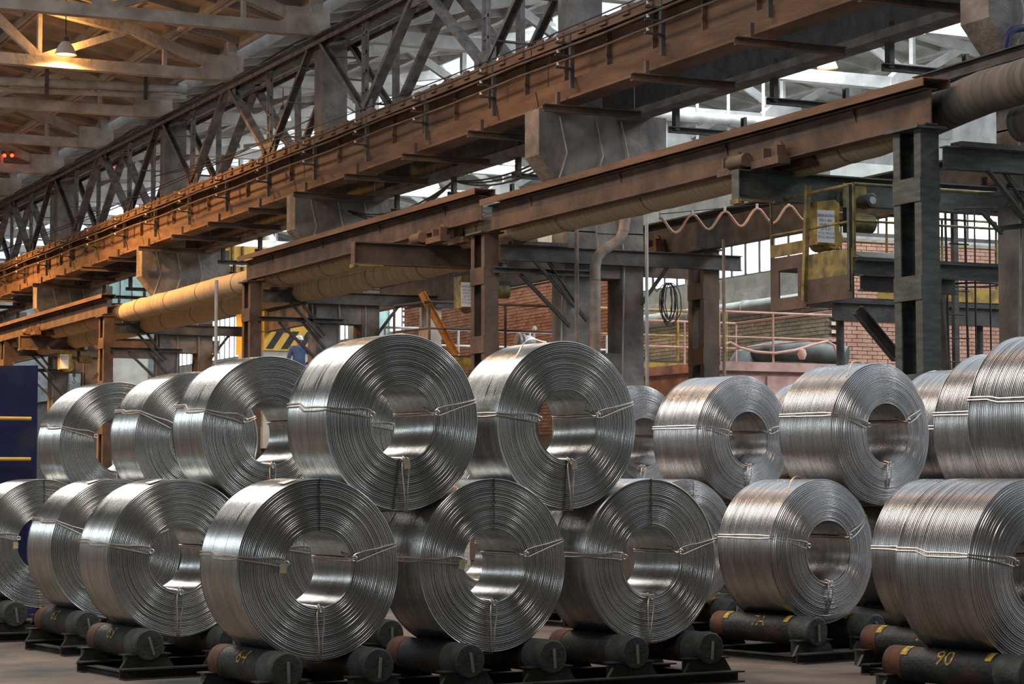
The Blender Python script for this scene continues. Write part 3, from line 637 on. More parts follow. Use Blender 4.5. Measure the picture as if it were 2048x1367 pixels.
# long maintenance platform behind the centre post
r = empty('service_platform', (16.4,37.6,3.85), 0, 'long railed platform with yellow edge behind the centre post', 'platform'); q = W(r)
q.part('deck', MB().box((15.7,37.6,3.84),(22.4,39.2,3.9)), M['dark']); q.part('edge_beam', MB().box((15.7,37.56,3.66),(22.4,37.6,3.86)), M['yellow'])
for x in (15.9,19.0,22.2): q.part('leg', MB().box((x-.08,37.7,0),(x+.08,37.86,3.84)), M['dirt2'])
q.part('brace', MB().ch((20.6,37.62,3.6),(21.3,37.62,2.4),.12,.07), M['dark'])
railing(q, [(15.75,38.9,3.9),(15.95,37.65,3.9),(17.5,37.65,3.9),(18.6,37.65,3.9)], .98, M['dirt2'], .026, 1)
railing(q, [(18.6,37.65,3.9),(19.9,37.65,3.9),(21.2,37.65,3.9),(22.3,37.65,3.9)], .98, M['yellow'], .028, 1)
ds = at(912,702,y=37.8); ds.z = 3.9
tag(MB().ch(at(842,585,y=37.8), ds, .14,.05).build('diagonal_strut', M['orange']), 'bright orange diagonal strut leaning behind the platform railing', 'strut')
# silver valve / motor on the platform
r = empty('pump_motor', tuple(at(1050,688,y=38.2)), 0, 'small silver pump motor with an upright handle on the long platform', 'pump'); q = W(r); c0 = at(1050,682,y=38.2)
q.part('motor_body', MB().lathe([(0,-.2),(.09,-.2),(.11,-.16),(.11,.12),(.07,.2),(0,.2)], (c0.x,38.2,c0.z), 'x', 16), M['silver'], True)
q.part('flange', MB().cyl((c0.x-.16,38.2,c0.z),(c0.x-.12,38.2,c0.z),.16,16), M['silver'], True); q.part('flange', MB().cyl((c0.x-.06,38.2,c0.z),(c0.x-.02,38.2,c0.z),.14,16), M['silver'], True)
q.part('handle', MB().tube([(c0.x+.18,38.2,c0.z),(c0.x+.2,38.2,c0.z+.22)],.025,8), M['shade'], True); q.part('knob', MB().lathe([(0,0),(.04,.02),(.045,.06),(.02,.1),(0,.1)], (c0.x+.2,38.2,c0.z+.2), n=12), M['shade'], True)
q.part('foot', MB().box((c0.x-.14,38.1,3.9),(c0.x+.14,38.3,c0.z-.08)), M['silver'])
# white pipe rails in the distance
r = empty('pipe_railing', (19,46,3.9), 0, 'white pipe railing in front of the red brick wall', 'railing'); q = W(r)
railing(q, [(18.4,46,3.9),(20.2,46,3.9),(22,46,3.9),(24.0,46,3.9)], 1.1, M['whiterail'], .03, 2)
q.part('deck', MB().box((18.0,46,3.75),(24.2,48,3.9)), M['conc_far']); 
for x in (18.2,24.0): q.part('leg', MB().box((x-.1,46.4,0),(x+.1,46.6,3.75)), M['conc_far'])
# orange coil of cable hanging in front of cream bricks
r = empty('hanging_cable_coil', tuple(at(1330,560,y=36.5)), 0, 'loose coil of black cable hanging over the yellow railing', 'cable'); q = W(r)
c0 = at(1335,605,y=36.9); rnd = random.Random(3); m = MB()
for j in range(7):
    a_ = rnd.uniform(.12,.24); b_ = rnd.uniform(.32,.46); o_ = rnd.uniform(-.06,.06)
    m.tube([(c0.x+o_+a_*math.sin(t)*(1 if j%2 else .7), 36.9+rnd.uniform(-.02,.02), c0.z+.38-b_+b_*math.cos(t)) for t in [i*2*math.pi/24 for i in range(24)]], .011, 5, closed=True)
m.tube([at(u,v,y=36.9) for u,v in ((1306,548),(1308,570),(1313,583),(1325,570),(1340,568))], .012, 5)
q.part('cable_loops', m, M['cable'], True)

# ------------------------------------------------------------------ pink machine, ducts
r = empty('pink_machine', (22.2,33,0), 0, 'dusty pink industrial machine with railed top in front of the cream brick wall', 'machine'); q = W(r)
q.part('housing', MB().box((19.7,33.5,0),(22.3,37.2,3.5)), M['pink'])
q.part('top_slab', MB().box((19.6,33.4,3.5),(22.4,37.3,3.66)), M['pink'])
for i in range(3):
    x = 19.8+i*.85; q.part('side_panel', MB().box((x,33.46,3.02),(x+.72,33.5,3.42)), M['pink'])
for i in range(3):
    x = 19.75+i*.98; q.part('rib', MB().box((x,33.1,0),(x+.08,33.5,3.0)), M['pink'])
q.part('lower_ledge', MB().box((19.7,33.1,2.85),(22.3,33.5,2.92)), M['pink'])
railing(q, [(19.7,33.5,3.66),(20.8,33.5,3.66),(22.25,33.5,3.66)], .88, M['pinkrail'], .02, 1)
railing(q, [(19.9,37.2,3.66),(21.1,37.2,3.66),(22.25,37.2,3.66),(22.25,33.5,3.66)], .98, M['pinkrail'], .02, 1)
q.part('hose', MB().tube([at(u,v,y=33.42) for u,v in ((1445,690),(1460,684),(1480,695),(1510,703),(1550,706),(1590,700),(1630,688),(1655,682),(1668,690),(1675,712))], .024, 8), M['pinkrail'], True)
c0 = at(1604,708,y=33.4); q.part('hose_rag', MB().lathe([(0,-.1),(.05,-.09),(.085,0),(.06,.08),(0,.1)], tuple(c0), n=12), M['pinkrail'], True)
r = empty('wall_duct', (WX-.3,CY,5.5), 0, 'pale green ventilation duct running along the cream brick wall', 'duct'); q = W(r)
q.part('duct_body', MB().cyl((WX-.3,CY+.5,5.5),(WX-.3,49.2,5.5),.17,20), M['plaster'], True)
for i in range(3): q.part('joint_ring', MB().cyl((WX-.3,CY+3+i*2.5,5.5),(WX-.3,CY+3.06+i*2.5,5.5),.195,20), M['plaster'], True)
r = empty('dust_collector', (25.4,38.9,0), 0, 'grey-green cyclone body and pipework behind the pink machine', 'machine'); q = W(r)
q.part('body', MB().lathe([(0,4.5),(.35,4.4),(.6,4.0),(.65,3.2),(.65,0)], (25.2,41.5,0), n=20), M['machg'], True)
q.part('outlet', MB().tube([(25.2,41.5,4.3),(25.2,40.5,4.35),(25.8,39.9,4.3),(26.3,39.4,4.2)],.22,16), M['machg'], True)
r = empty('truss_duct', (18,60,10.5), 0, 'thin pale pipe crossing the far bay under its roof', 'pipe'); q = W(r)
a_ = at(1300,228,y=44.68); b_ = at(1480,240,y=44.68); q.part('pipe_body', MB().cyl(tuple(a_),tuple(b_+(b_-a_)*1.5),.12,14), M['greypipe'], True)
for t in (.2,.55,.9,1.3): c0 = a_+(b_-a_)*t; q.part('hanger', MB().box((c0.x-.04,c0.y+.12,c0.z-.9),(c0.x+.04,c0.y+.14,11.3)), M['greypipe'])
# pale pipe in near bay roof
r = empty('roof_pipe', (16,50,10), 0, 'pale pipe on hangers crossing under the near roof trusses at the left', 'pipe'); q = W(r)
a_ = at(-60,160,y=56.0); b_ = at(372,178,y=56.0); q.part('pipe_body', MB().cyl(tuple(a_),tuple(b_),.12,16), M['greypipe'], True)
q.part('channel', MB().ch(tuple(a_+Vector((0,0,-.22))),tuple(b_+Vector((0,0,-.22))),.12,.06), M['conc_roof'])
for t in (.34,.8): c0 = a_+(b_-a_)*t; q.part('hanger', MB().box((c0.x-.05,c0.y-.16,c0.z-.35),(c0.x+.05,c0.y-.13,c0.z+.35)), M['dark'])

# ------------------------------------------------------------------ yellow machines, green panels in the far bay
yy = 56.0
a_ = at(528,700,y=yy); b_ = at(668,605,y=yy)
r = empty('yellow_machine_cab', (a_.x,yy,0), 0, 'yellow machine cab with a rounded window and black hazard stripes', 'machine cab'); q = W(r)
q.part('cab_body', MB().box((a_.x,yy,a_.z),(b_.x,yy+2.4,b_.z)), M['ybright'])
q.part('cab_base', MB().box((a_.x,yy+.05,a_.z-2.6),(b_.x,yy+2.2,a_.z)), M['plaster'])
q.part('leg', MB().box((a_.x+.1,yy+.3,0),(a_.x+.3,yy+.5,a_.z-2.6)), M['dark']); q.part('leg', MB().box((b_.x-.3,yy+.3,0),(b_.x-.1,yy+.5,a_.z-2.6)), M['dark'])
q.part('roof_edge', MB().box((a_.x-.05,yy-.05,b_.z),(b_.x+.05,yy+2.45,b_.z+.08)), M['ydark'])
w0 = at(555,660,y=yy); w1 = at(577,622,y=yy); cxw, czw = (w0.x+w1.x)/2, (w0.z+w1.z)/2; hw, hh_ = (w1.x-w0.x)/2, (w1.z-w0.z)/2
def rrect(hw, hh, rad, n=4):
    out = []
    for cx_, cy_, a0 in ((hw-rad,hh-rad,0),(-hw+rad,hh-rad,90),(-hw+rad,-hh+rad,180),(hw-rad,-hh+rad,270)):
        out += [(cx_+rad*math.cos(R_(a0+i*90/n)), cy_+rad*math.sin(R_(a0+i*90/n))) for i in range(n+1)]
    return out
q.part('window_gasket', MB().ext(rrect(hw+.05,hh_+.05,.08), (cxw,yy-.02,czw),(cxw,yy,czw)), M['dark'])
q.part('window_glass', MB().ext(rrect(hw-.02,hh_-.02,.06), (cxw,yy-.03,czw),(cxw,yy-.02,czw)), M['teal'])
s0 = at(528,698,y=yy); s1 = at(668,665,y=yy); H = s1.z-s0.z
for i in range(8):
    x = s0.x+.05+i*.42
    if x+.7 > b_.x: break
    q.part('hazard_stripe', MB().add([(x,yy-.012,s0.z+.02),(x+.2,yy-.012,s0.z+.02),(x+.2+.32,yy-.012,s0.z+H),(x+.32,yy-.012,s0.z+H),(x,yy-.001,s0.z+.02),(x+.2,yy-.001,s0.z+.02),(x+.2+.32,yy-.001,s0.z+H),(x+.32,yy-.001,s0.z+H)],[(0,1,2,3),(7,6,5,4),(0,4,5,1),(1,5,6,2),(2,6,7,3),(3,7,4,0)]), M['black'])
q.part('handrail', MB().cyl((b_.x-.5,yy-.06,a_.z+.2),(b_.x-.5,yy-.06,b_.z-.1),.02,8), M['ydark'])
a_ = at(432,562,y=62); b_ = at(500,493,y=62)
r = empty('yellow_crane_cabin', (a_.x,62,a_.z), 0, 'bright yellow overhead crane cabin beyond the left corbel', 'crane cabin'); q = W(r)
q.part('cabin_body', MB().box((a_.x,62,a_.z-.4),(b_.x+.6,64,b_.z)), M['ybright'])
for t in (.15,.45,.75): xx = a_.x+(b_.x-a_.x)*t; q.part('rib', MB().box((xx,61.94,a_.z-.4),(xx+.06,62,b_.z)), M['ydark'])
q.part('handrail', MB().cyl((a_.x,61.8,a_.z+.45),(b_.x,61.8,a_.z+.45),.025,8), M['whiterail'], True)
q.part('hanger', MB().box((a_.x+.3,62.6,b_.z),(a_.x+.5,62.8,11.2)), M['dark'])
for (u0,v0,u1,v1,Y,lab,mt) in ((205,530,300,600,82,'teal painted crane panel far off at the left','teal'),(745,545,1000,640,66,'pale teal machine housing behind the railed platform','teal')):
    a_ = at(u0,v1,y=Y); b_ = at(u1,v0,y=Y)
    r = empty('machine_housing', (a_.x,Y,0), 0, lab, 'machine housing'); q = W(r)
    q.part('housing_panel', MB().box((a_.x,Y,a_.z-.8),(b_.x,Y+1.5,b_.z)), M[mt]); q.part('top_rail', MB().box((a_.x-.05,Y-.08,b_.z),(b_.x+.05,Y+1.6,b_.z+.12)), M['greypipe'])
    q.part('lower_panel', MB().box((a_.x+.02,Y+.06,0),(b_.x-.02,Y+1.3,a_.z-.8)), M['plaster'])
    for i in range(4): xx = a_.x+(b_.x-a_.x)*(i+.5)/4; q.part('rib', MB().box((xx,Y-.05,a_.z-.8),(xx+.08,Y,b_.z)), M['greypipe'])

# ------------------------------------------------------------------ lamps
def lamp(u, v, Y, size, bm_, label, power=0, col=(1,.5,.15), cord=None):
    p = at(u, v, y=Y)
    if cord is None: cord = ((topz(p.x)+.12) if p.x < 16.6 else (12.1+(p.x-17)*.17 if p.x < 24.5 else 13.4))-p.z-.86*size
    r = empty('pendant_lamp', tuple(p), 0, label, 'lamp'); s = size
    MB().lathe([(s*.5,0),(s*.49,.03*s),(s*.40,.25*s),(s*.30,.45*s),(s*.18,.58*s),(s*.16,.6*s)], n=28).build('lamp_shade', M['shade'], r, True)
    MB().lathe([(s*.16,.6*s),(s*.14,.8*s),(s*.05,.86*s),(0,.86*s)], n=18).build('lamp_cap', M['lat'], r, True)
    MB().lathe([(0,.02*s),(s*.44,.05*s),(s*.44,.07*s),(0,.08*s)], n=24).build('lamp_glass', bm_, r, True)
    MB().cyl((0,0,.86*s),(0,0,.86*s+cord),.012,6).build('cord', M['cable'], r)
    if power:
        l = bpy.data.lights.new('lamp_light','SPOT'); l.energy = power; l.color = col; l.shadow_soft_size = .2; l.spot_size = R_(158); l.spot_blend = .35
        o = bpy.data.objects.new('lamp_light', l); C.objects.link(o); o.parent = r; o.location = (0,0,-.05)
        l = bpy.data.lights.new('lamp_neck_glow','POINT'); l.energy = power*.03; l.color = col; l.shadow_soft_size = .05
        o = bpy.data.objects.new('lamp_neck_glow', l); C.objects.link(o); o.parent = r; o.location = (.0,.14,.75*s)
    return r
lamp(131,110,50.45,.52,M['bulb_o'],'glowing orange bell lamp at the top left under a roof truss',2600,(1,.46,.12))
lamp(1025,328,54,.50,M['bulb_w'],'lit white bell lamp just left of the centre corbel',250,(1,.75,.5))
lamp(864,375,66,.52,M['bulb_w'],'lit white bell lamp above the orange-brown rail beam',250,(1,.75,.5))
lamp(566,240,52,.42,M['bulb_g'],'pale bell lamp seen through the lattice at the left',60,(.9,1,.7))
lamp(1100,66,52,.5,M['shade'],'unlit white bell lamp at the top behind the lattice',0)
lamp(880,152,60,.5,M['shade'],'unlit white bell lamp above the girder behind a black diagonal',0)
lamp(537,482,68,.5,M['bulb_g'],'greenish lit bell lamp over the yellow crane cabin',60,(.9,1,.7))
lamp(1655,136,44,.5,M['bulb_o'],'lit bell lamp against the bright roof at the upper right',300,(1,.7,.45))
for (X,Y,pw) in ((10.5,22,320),(10.5,33.7,650),(11.1,57.7,3800),(11.1,69.7,4200),(11.3,81,3600)):
    l = bpy.data.lights.new('sodium_bay_light','SPOT'); l.energy = pw*1.5; l.color = (1,.46,.12); l.shadow_soft_size = .3; l.spot_size = R_(158); l.spot_blend = .35
    o = bpy.data.objects.new('sodium_bay_light', l); C.objects.link(o); o.location = (X,Y,10.4)
for (u,v,Y,lab) in ((9,311,68.72,'left of the pair of red signal lights at the left edge'),(24,311,68.72,'right of the pair of red signal lights at the left edge'),(227,333,74.7,'small red signal light seen through the lattice')):
    p = at(u,v,y=Y); r = empty('signal_light', tuple(p), 0, lab, 'signal light')
    MB().lathe([(0,-.05),(.04,-.04),(.06,.0),(.04,.05),(0,.06)], n=12).build('lens', M['red'], r, True); MB().box((-.06,0.02,.05),(.06,.12,.14)).build('socket', M['dark'], r)

# ------------------------------------------------------------------ blue screen at the left
r = empty('blue_screen', tuple(ld(-5.6,25.6)), 0, 'tall dark blue sheet screen with two yellow rails at the left edge', 'screen'); r.location.z = 0
e = ld(-5.58,26.0); s2 = ld(-7.6,25.0); q = W(r)
def slab(a, b, z0a, z1a, z0b, z1b, t=.04):
    a = Vector(a); b = Vector(b); n_ = (b-a).cross(Vector((0,0,1))).normalized()*t; zz = Vector((0,0,1))
    return MB().add([a+zz*z0a,b+zz*z0b,b+zz*z1b,a+zz*z1a,a+n_+zz*z0a,b+n_+zz*z0b,b+n_+zz*z1b,a+n_+zz*z1a],[(3,2,1,0),(4,5,6,7),(0,1,5,4),(1,2,6,5),(2,3,7,6),(3,0,4,7)])
q.part('sheet', slab(s2, e, 0.0,2.86,0.0,2.93), M['blue'])
q.part('lower_sheet', slab(ld(-5.6,25.7), ld(-4.9,25.8), 0.0,1.55,0.0,1.35), M['blue'])
for z in (2.30,1.83): q.part('yellow_rail', MB().cyl(ld(-7.5,24.8)+Vector((0,0,z)), ld(-5.6,25.8)+Vector((0,0,z)), .024, 10), M['ybright'], True)
tag(MB().tube([at(u,v,y=26.0) for u,v in ((-20,925),(0,926),(18,930),(26,938),(22,952),(10,962),(-6,972))], .012, 6).build('hose_loop', M['ocable'], None, True), 'thin copper-coloured hose loop on the blue screen', 'hose')

# ------------------------------------------------------------------ man in blue
def skin_mesh(name, verts, edges, radii, mt, sub=2):
    me = bpy.data.meshes.new(name); me.from_pydata(verts, edges, []); o = bpy.data.objects.new(name, me); C.objects.link(o)
    s = o.modifiers.new('s','SKIN'); me.skin_vertices[0].data[0].use_root = True
    for i, rr in enumerate(radii): me.skin_vertices[0].data[i].radius = rr if isinstance(rr, tuple) else (rr, rr)
    su = o.modifiers.new('u','SUBSURF'); su.levels = sub; su.render_levels = sub
    dg = bpy.context.evaluated_depsgraph_get(); nm = bpy.data.meshes.new_from_object(o.evaluated_get(dg)); bpy.data.objects.remove(o)
    nm.materials.clear(); nm.materials.append(mt); nm.polygons.foreach_set('use_smooth', [True]*len(nm.polygons)); nm.name = name
    return nm
hp = at(598,671,y=53.5); fz = hp.z-1.75
man = empty('person', (hp.x,53.5,fz), R_(-15), 'man in blue work clothes and pale helmet seen from behind, hand on hip', 'person')
V = [(0,0,.95),(0,0,1.15),(0,.0,1.38),(0,0,1.48),(-.19,0,1.42),(-.27,-.05,1.15),(-.20,.22,1.25),(.19,0,1.42),(.36,.02,1.16),(.20,.1,1.02),(-.1,0,.9),(-.11,0,.48),(-.12,.02,.08),(-.12,.16,.04),(.1,0,.9),(.12,0,.48),(.13,.02,.08),(.13,.16,.04)]
E = [(0,1),(1,2),(2,3),(2,4),(4,5),(5,6),(2,7),(7,8),(8,9),(0,10),(10,11),(11,12),(12,13),(0,14),(14,15),(15,16),(16,17)]
RR = [(.17,.13),(.16,.12),(.19,.12),.07,.08,.06,.04,.08,.06,.04,.11,.075,.055,.045,.11,.075,.055,.045]
link('body', skin_mesh('body', V, E, RR, M['cloth']), man)
link('head', skin_mesh('head', [(0,.0,1.46),(0,.01,1.56),(0,.02,1.66)], [(0,1),(1,2)], [.06,.085,.075], M['skin']), man)
MB().lathe([(.125,1.64),(.12,1.65),(.11,1.70),(.07,1.75),(0,1.765)], n=18).build('helmet', M['hat'], man, True)
for sx, hx_, hy_, hz_ in ((-1,-.20,.22,1.25),(1,.20,.1,1.02)):
    vs = [(hx_,hy_,hz_),(hx_,hy_+.05,hz_+.05)]; es = [(0,1)]; rs = [.028,.034]
    for kf in range(4):
        o_ = (kf-1.5)*.02; b = len(vs); vs += [(hx_+o_,hy_+.09,hz_+.08),(hx_+o_,hy_+.12,hz_+.10-.01*abs(kf-1))]; es += [(1,b),(b,b+1)]; rs += [.009,.008]
    vs.append((hx_+sx*.05,hy_+.05,hz_+.08)); es.append((1,len(vs)-1)); rs.append(.01)
    link('hand', skin_mesh('hand', vs, es, rs, M['skin'], 1), man)
r = empty('plain_platform', (hp.x,53.5,fz), 0, 'grey platform under the man in blue', 'platform'); q = W(r)
q.part('deck', MB().box((hp.x-1.5,53.1,fz-.08),(hp.x+1.5,54.3,fz)), M['plaster'])
for dx in (-1.4,1.3): q.part('leg', MB().box((hp.x+dx,53.2,0),(hp.x+dx+.1,53.3,fz-.08)), M['dark'])

# ------------------------------------------------------------------ wire coils
RO, RI = .65, .275
def coil_mesh(name, Wd, seed, mt, shoulder=.0, N=150):
    rnd = np.random.RandomState(seed); pitch = .0138
    prof = []       # (kind, ring id, base r, base a, dr, da)
    rid = 0
    h = Wd/2
    def rec(r): 
        t = max(0, (r-RO*.62)/(RO-RO*.62)); return shoulder*t*t
    rr = []
    no = int((Wd-2*rec(RO))/(pitch if Wd < .7 else .0165)); po = (Wd-2*rec(RO))/no; nf = int((RO-RI)/pitch); pf_ = (RO-RI)/nf; ni = int(Wd/pitch/1.0); pi_ = Wd/ni
    seg = []; WF = {0:.97,1:.9,2:.80,3:.97}; DP = {0:.0012,1:.006,2:.011,3:.001}
    def bump(cr, ca, nr, na, pr, k, ring, kind):    # half circle facing normal (nr,na)
        tr, ta = -na, nr
        w_ = pr*WF[kind]; dp = DP[kind]
        seg.append((cr-tr*pr-nr*dp, ca-ta*pr-na*dp, ring, kind))
        for i in range(k):
            a = math.pi*(i+.5)/k if kind != 2 else math.pi*(i+.3)/(k-.4)
            t = -math.cos(a)*w_; n_ = math.sin(a)*pr
            seg.append((cr+tr*t+nr*n_, ca+ta*t+na*n_, ring, kind))
    gs = rnd.rand(200)
    # outer cylinder: from back to front (a: +h' -> -h'), normal +r ; tangent (ta = nr=1) runs +a so go front->back
    ha = h-rec(RO)
    step = 0; gth = .14 if Wd < .7 else .30
    for i in range(no):
        ca = -ha+po*(i+.5)
        if rnd.rand() < .14: step = rnd.uniform(-.0035,.002)
        gap = 1.0 if rnd.rand() > .18 else .86
        gr = rnd.rand(); DP[0] = .011 if gr < gth else .003; WF[0] = .62 if gr < gth else .92; bump(RO-po/2+step*.9, ca, 1, 0, po/2*gap, 4, rid, 0); rid += 1
    for i in range(nf):       # back face: r from RO down to RI, normal +a ; tangent (tr=-na=-1)
        cr = RO-pf_*(i+.5); bump(cr, h-rec(cr)-pf_/2, 0, 1, pf_/2, 4, rid, 1); rid += 1
    for i in range(ni):
        p2 = Wd/ni; ca = h-p2*(i+.5); DP[3] = .006 if rnd.rand() < .15 else .003; bump(RI+.006, ca, -1, 0, p2/2, 3, rid, 3); rid += 1
    for i in range(nf):       # front face, r from RI up, normal -a
        cr = RI+pf_*(i+.5); bump(cr, -h+rec(cr)+pf_/2, 0, -1, pf_/2*(1.0 if rnd.rand()>.2 else .9), 6, rid, 2); rid += 1
    seg = np.array(seg); P = len(seg); ring = seg[:,2].astype(int); kind = seg[:,3].astype(int)
    th = np.linspace(0, 2*math.pi, N, endpoint=False)
    R = np.repeat(seg[:,0][:,None], N, 1); A = np.repeat(seg[:,1][:,None], N, 1)
    amp = rnd.uniform(.001,.0055,(rid,3)); ph = rnd.uniform(0,6.28,(1,3))+np.cumsum(rnd.normal(0,.28,(rid,3)),0)
    kk = np.ones(7)/7
    for j in range(3): amp[:,j] = np.convolve(amp[:,j], kk, 'same')
    off = np.zeros((rid,N))
    for j,kf in enumerate((1,2,3)): off += amp[:,j:j+1]*np.sin(kf*th[None,:]+ph[:,j:j+1])/kf**.5
    base = rnd.uniform(-.0028,.0028,rid)[:,None]
    fo = off+base
    isf = (kind==2); isb = (kind==1); iso = (kind==0)
    A[isf] += np.clip(fo[ring[isf]],-.012,.012); A[isb] += fo[ring[isb]]
    R[iso] += off[ring[iso]]*.18
    # radial unevenness of face rings (shared, low frequency, pairs of rings drift)
    dr = rnd.uniform(-.0012,.0012,(rid,1))+.002*np.sin(th[None,:]*2+ph[:,:1])
    R[isf] += dr[ring[isf]]
    # whole coil slightly out of round
    R *= 1+.004*np.sin(2*th+rnd.uniform(0,6))[None,:]
    X = R*np.cos(th)[None,:]; Z = R*np.sin(th)[None,:]
    co = np.stack([X, A, Z], -1).reshape(-1,3)
    me = bpy.data.meshes.new(name)
    i0 = np.arange(P)[:,None]; j0 = np.arange(N)[None,:]
    i1 = (i0+1)%P; j1 = (j0+1)%N
    q = np.stack([i0*N+j0, i0*N+j1, i1*N+j1, i1*N+j0], -1).reshape(-1,4)
    nq = len(q)
    me.vertices.add(len(co)); me.vertices.foreach_set('co', co.ravel().astype(np.float32))
    me.loops.add(nq*4); me.loops.foreach_set('vertex_index', q.ravel().astype(np.int32))
    me.polygons.add(nq); me.polygons.foreach_set('loop_start', np.arange(0,nq*4,4,dtype=np.int32))
    me.polygons.foreach_set('use_smooth', np.ones(nq, dtype=bool))
    me.update(calc_edges=True); me.validate(); me.materials.append(mt)
    return me
WL, WR = .60, .84
LM = [coil_mesh('wire_winding', WL, s, M['alu']) for s in (1,2,3)]
RM = [coil_mesh('wire_winding', WR, s, M['alu_b'], .085) for s in (11,12)]
def polar(r, a, y): return (r*math.cos(a), y, r*math.sin(a))
def tie_mesh(Wd, sh, seed, ang, jog):
    rnd = random.Random(seed); h = Wd/2; m = MB()
    for s in (-1, 1):
        d = .014*s
        L = []      # (r, y, tangential offset)
        L += [(RO+.008, h-sh, d*.8)]
        L += [(RO+.009, h*.35, d*.8+jog*.0), (RO+.010, h*.22, d+jog*.5), (RO+.010, h*.1, d+jog), (RO+.008, -h*.5, d*1.1+jog), (RO+.006, -h+sh+.002, d*.7+jog)]
        L += [(RO-.02, -h+sh-.012, d*.7+jog), (RO-.16, -h-.016+sh*.3, d*1.1+jog*.6), (RI+.10, -h-.018, d*(1.6+.4*rnd.random())), (RI+.03, -h-.02, d*2.0), (RI+.004, -h-.016, d*1.0)]
        L += [(RI-.012, -h+.03, d*.4), (RI-.016, 0, d*.6+jog*.3), (RI-.012, h-.02, d*.5)]
        L += [(RI+.02, h+.014, d), (RO-.02, h-sh+.014, d*.8)]
        pts = []
        for r, y_, o in L: pts.append(polar(r, ang+o/r, y_))
        m.tube(pts, .0062, 6, closed=True)
    # hooked eye at the inner edge
    e0 = ang
    c0 = Vector(polar(RI+.006, e0, -h-.03)); t = Vector((-math.sin(e0),0,math.cos(e0))); rd = Vector((math.cos(e0),0,math.sin(e0)))
    m.tube([c0+t*.017*math.cos(a)+rd*.020*math.sin(a) for a in [i*2*math.pi/12 for i in range(12)]], .0055, 6, closed=True)
    m.tube([c0+rd*.02, c0-rd*.02+Vector((0,.03,0)), c0-rd*.03+Vector((0,.10,0))+t*.03, c0-rd*.01+Vector((0,.16,0))+t*.05], .005, 6)
    return m.mesh('binding_wire', M['tie'], True)
TCACHE = {}
def tie(Wd, sh, ang, jog, seed):
    k = (Wd, ang, jog, seed)
    if k not in TCACHE: TCACHE[k] = tie_mesh(Wd, sh, seed, R_(ang), jog)
    return TCACHE[k]
YAWL = R_(33)-YAW; YAWR = R_(37)-YAW
ZB = .95
placed = {}
def coil(key, lat, d, up, label, grp, right=False, v=0, roll=0, ties=(172,14,270), jog=.02, tagat=None, mark=None, paper=False, z=None):
    Wd, sh = (WR,.085) if right else (WL,0)
    yaw = YAWR if right else YAWL
    p = ld(lat, d); ax = Vector((-math.sin(yaw), math.cos(yaw), 0)); c = p+ax*Wd/2
    zz = z if z is not None else (ZB if not up else ZB+1.062)
    r = empty('wire_coil', (c.x, c.y, zz), yaw, label, 'wire coil', grp)
    o = link('winding', (RM if right else LM)[v % (2 if right else 3)], r); o.rotation_euler = (0, R_(roll), 0)
    for i, a in enumerate(ties):
        link('binding_wire', tie(Wd, sh, a, jog if i == 0 else 0, i), r)
    if tagat is not None:
        a = R_(tagat); q_ = Vector(polar(RI+.035, a, -Wd/2-.05))
        link('hang_tag', TAG, r, q_, (0, R_(random.uniform(-12,12)), 0))
    if mark is not None:
        a = R_(mark); m = MB()
        for i in range(27):
            rr_ = RI+.008+i*.0139; p0 = Vector(polar(rr_-.004, a+random.uniform(-.012,.012), -Wd/2-.0035)); m.box((p0.x-.003,p0.y-.004,p0.z),(p0.x+.003,p0.y+.005,p0.z+.008)) if abs(math.cos(a))<.5 else None
        m.build('paint_mark', M['mark'], r)
    if paper:
        a = R_(108); n_ = Vector((math.cos(a),0,math.sin(a))); t_ = Vector((-math.sin(a),0,math.cos(a))); b0 = n_*(RO+.004)+Vector((0,-Wd/2+.11,0))
        b0b = b0+n_*.02
        MB().add([b0-t_*.05+Vector((0,-.04,0)), b0+t_*.05+Vector((0,-.04,0)), b0+t_*.05+Vector((0,.05,0))+n_*.01, b0-t_*.05+Vector((0,.05,0))]+[q_+n_*.003 for q_ in (b0-t_*.05+Vector((0,-.04,0)), b0+t_*.05+Vector((0,-.04,0)), b0+t_*.05+Vector((0,.05,0))+n_*.01, b0-t_*.05+Vector((0,.05,0)))],
                 [(3,2,1,0),(4,5,6,7),(0,1,5,4),(1,2,6,5),(2,3,7,6),(3,0,4,7)]).build('paper_label', M['paper'], r)
    if key in ('U1b','RU2','RC1'):
        m = MB(); m.tube([polar(RO+.004+.05*math.sin(i/11*math.pi)**2, R_(128-i*3.2), -Wd/2+.12+.012*i) for i in range(12)], .0055, 6)
        m.build('wire_end', M['tie'], r, True)
    placed[key] = (lat, d, right); return r
TAG = MB().add([(-.026,0,-.034),(.026,0,-.034),(.026,0,.026),(.018,0,.034),(-.026,0,.034),(-.026,.004,-.034),(.026,.004,-.034),(.026,.004,.026),(.018,.004,.034),(-.026,.004,.034)],
               [(0,1,2,3,4),(9,8,7,6,5),(0,5,6,1),(1,6,7,2),(2,7,8,3),(3,8,9,4),(4,9,5,0)]).mesh('hang_tag', M['card'])
rl = (1.24,.845); rr2 = (1.20,.90)
G1, G2 = 'aluminium wire coils of the left stacks', 'wide aluminium wire coils of the right stacks'
coil('C1',-1.376,15.87,0,'front wire coil, largest, bottom left of centre with a card tag at its left tie',G1,v=0,tagat=177,mark=90,paper=True,ties=(170,15,271))
coil('C1b',-.136,16.715,0,'bottom wire coil in the middle of the front row of three',G1,v=1,roll=70,tagat=178,mark=90,ties=(173,16,268),jog=.03)
coil('C1c',1.10,17.56,0,'right-hand bottom coil of the front row of three',G1,v=2,roll=30,mark=90,ties=(172,14,267),jog=.035)
coil('U1',-.80,16.29,1,'upper wire coil resting on the front left pair, card tag at its lower tie',G1,v=1,roll=150,tagat=271,mark=263,ties=(169,15,272),jog=.035)
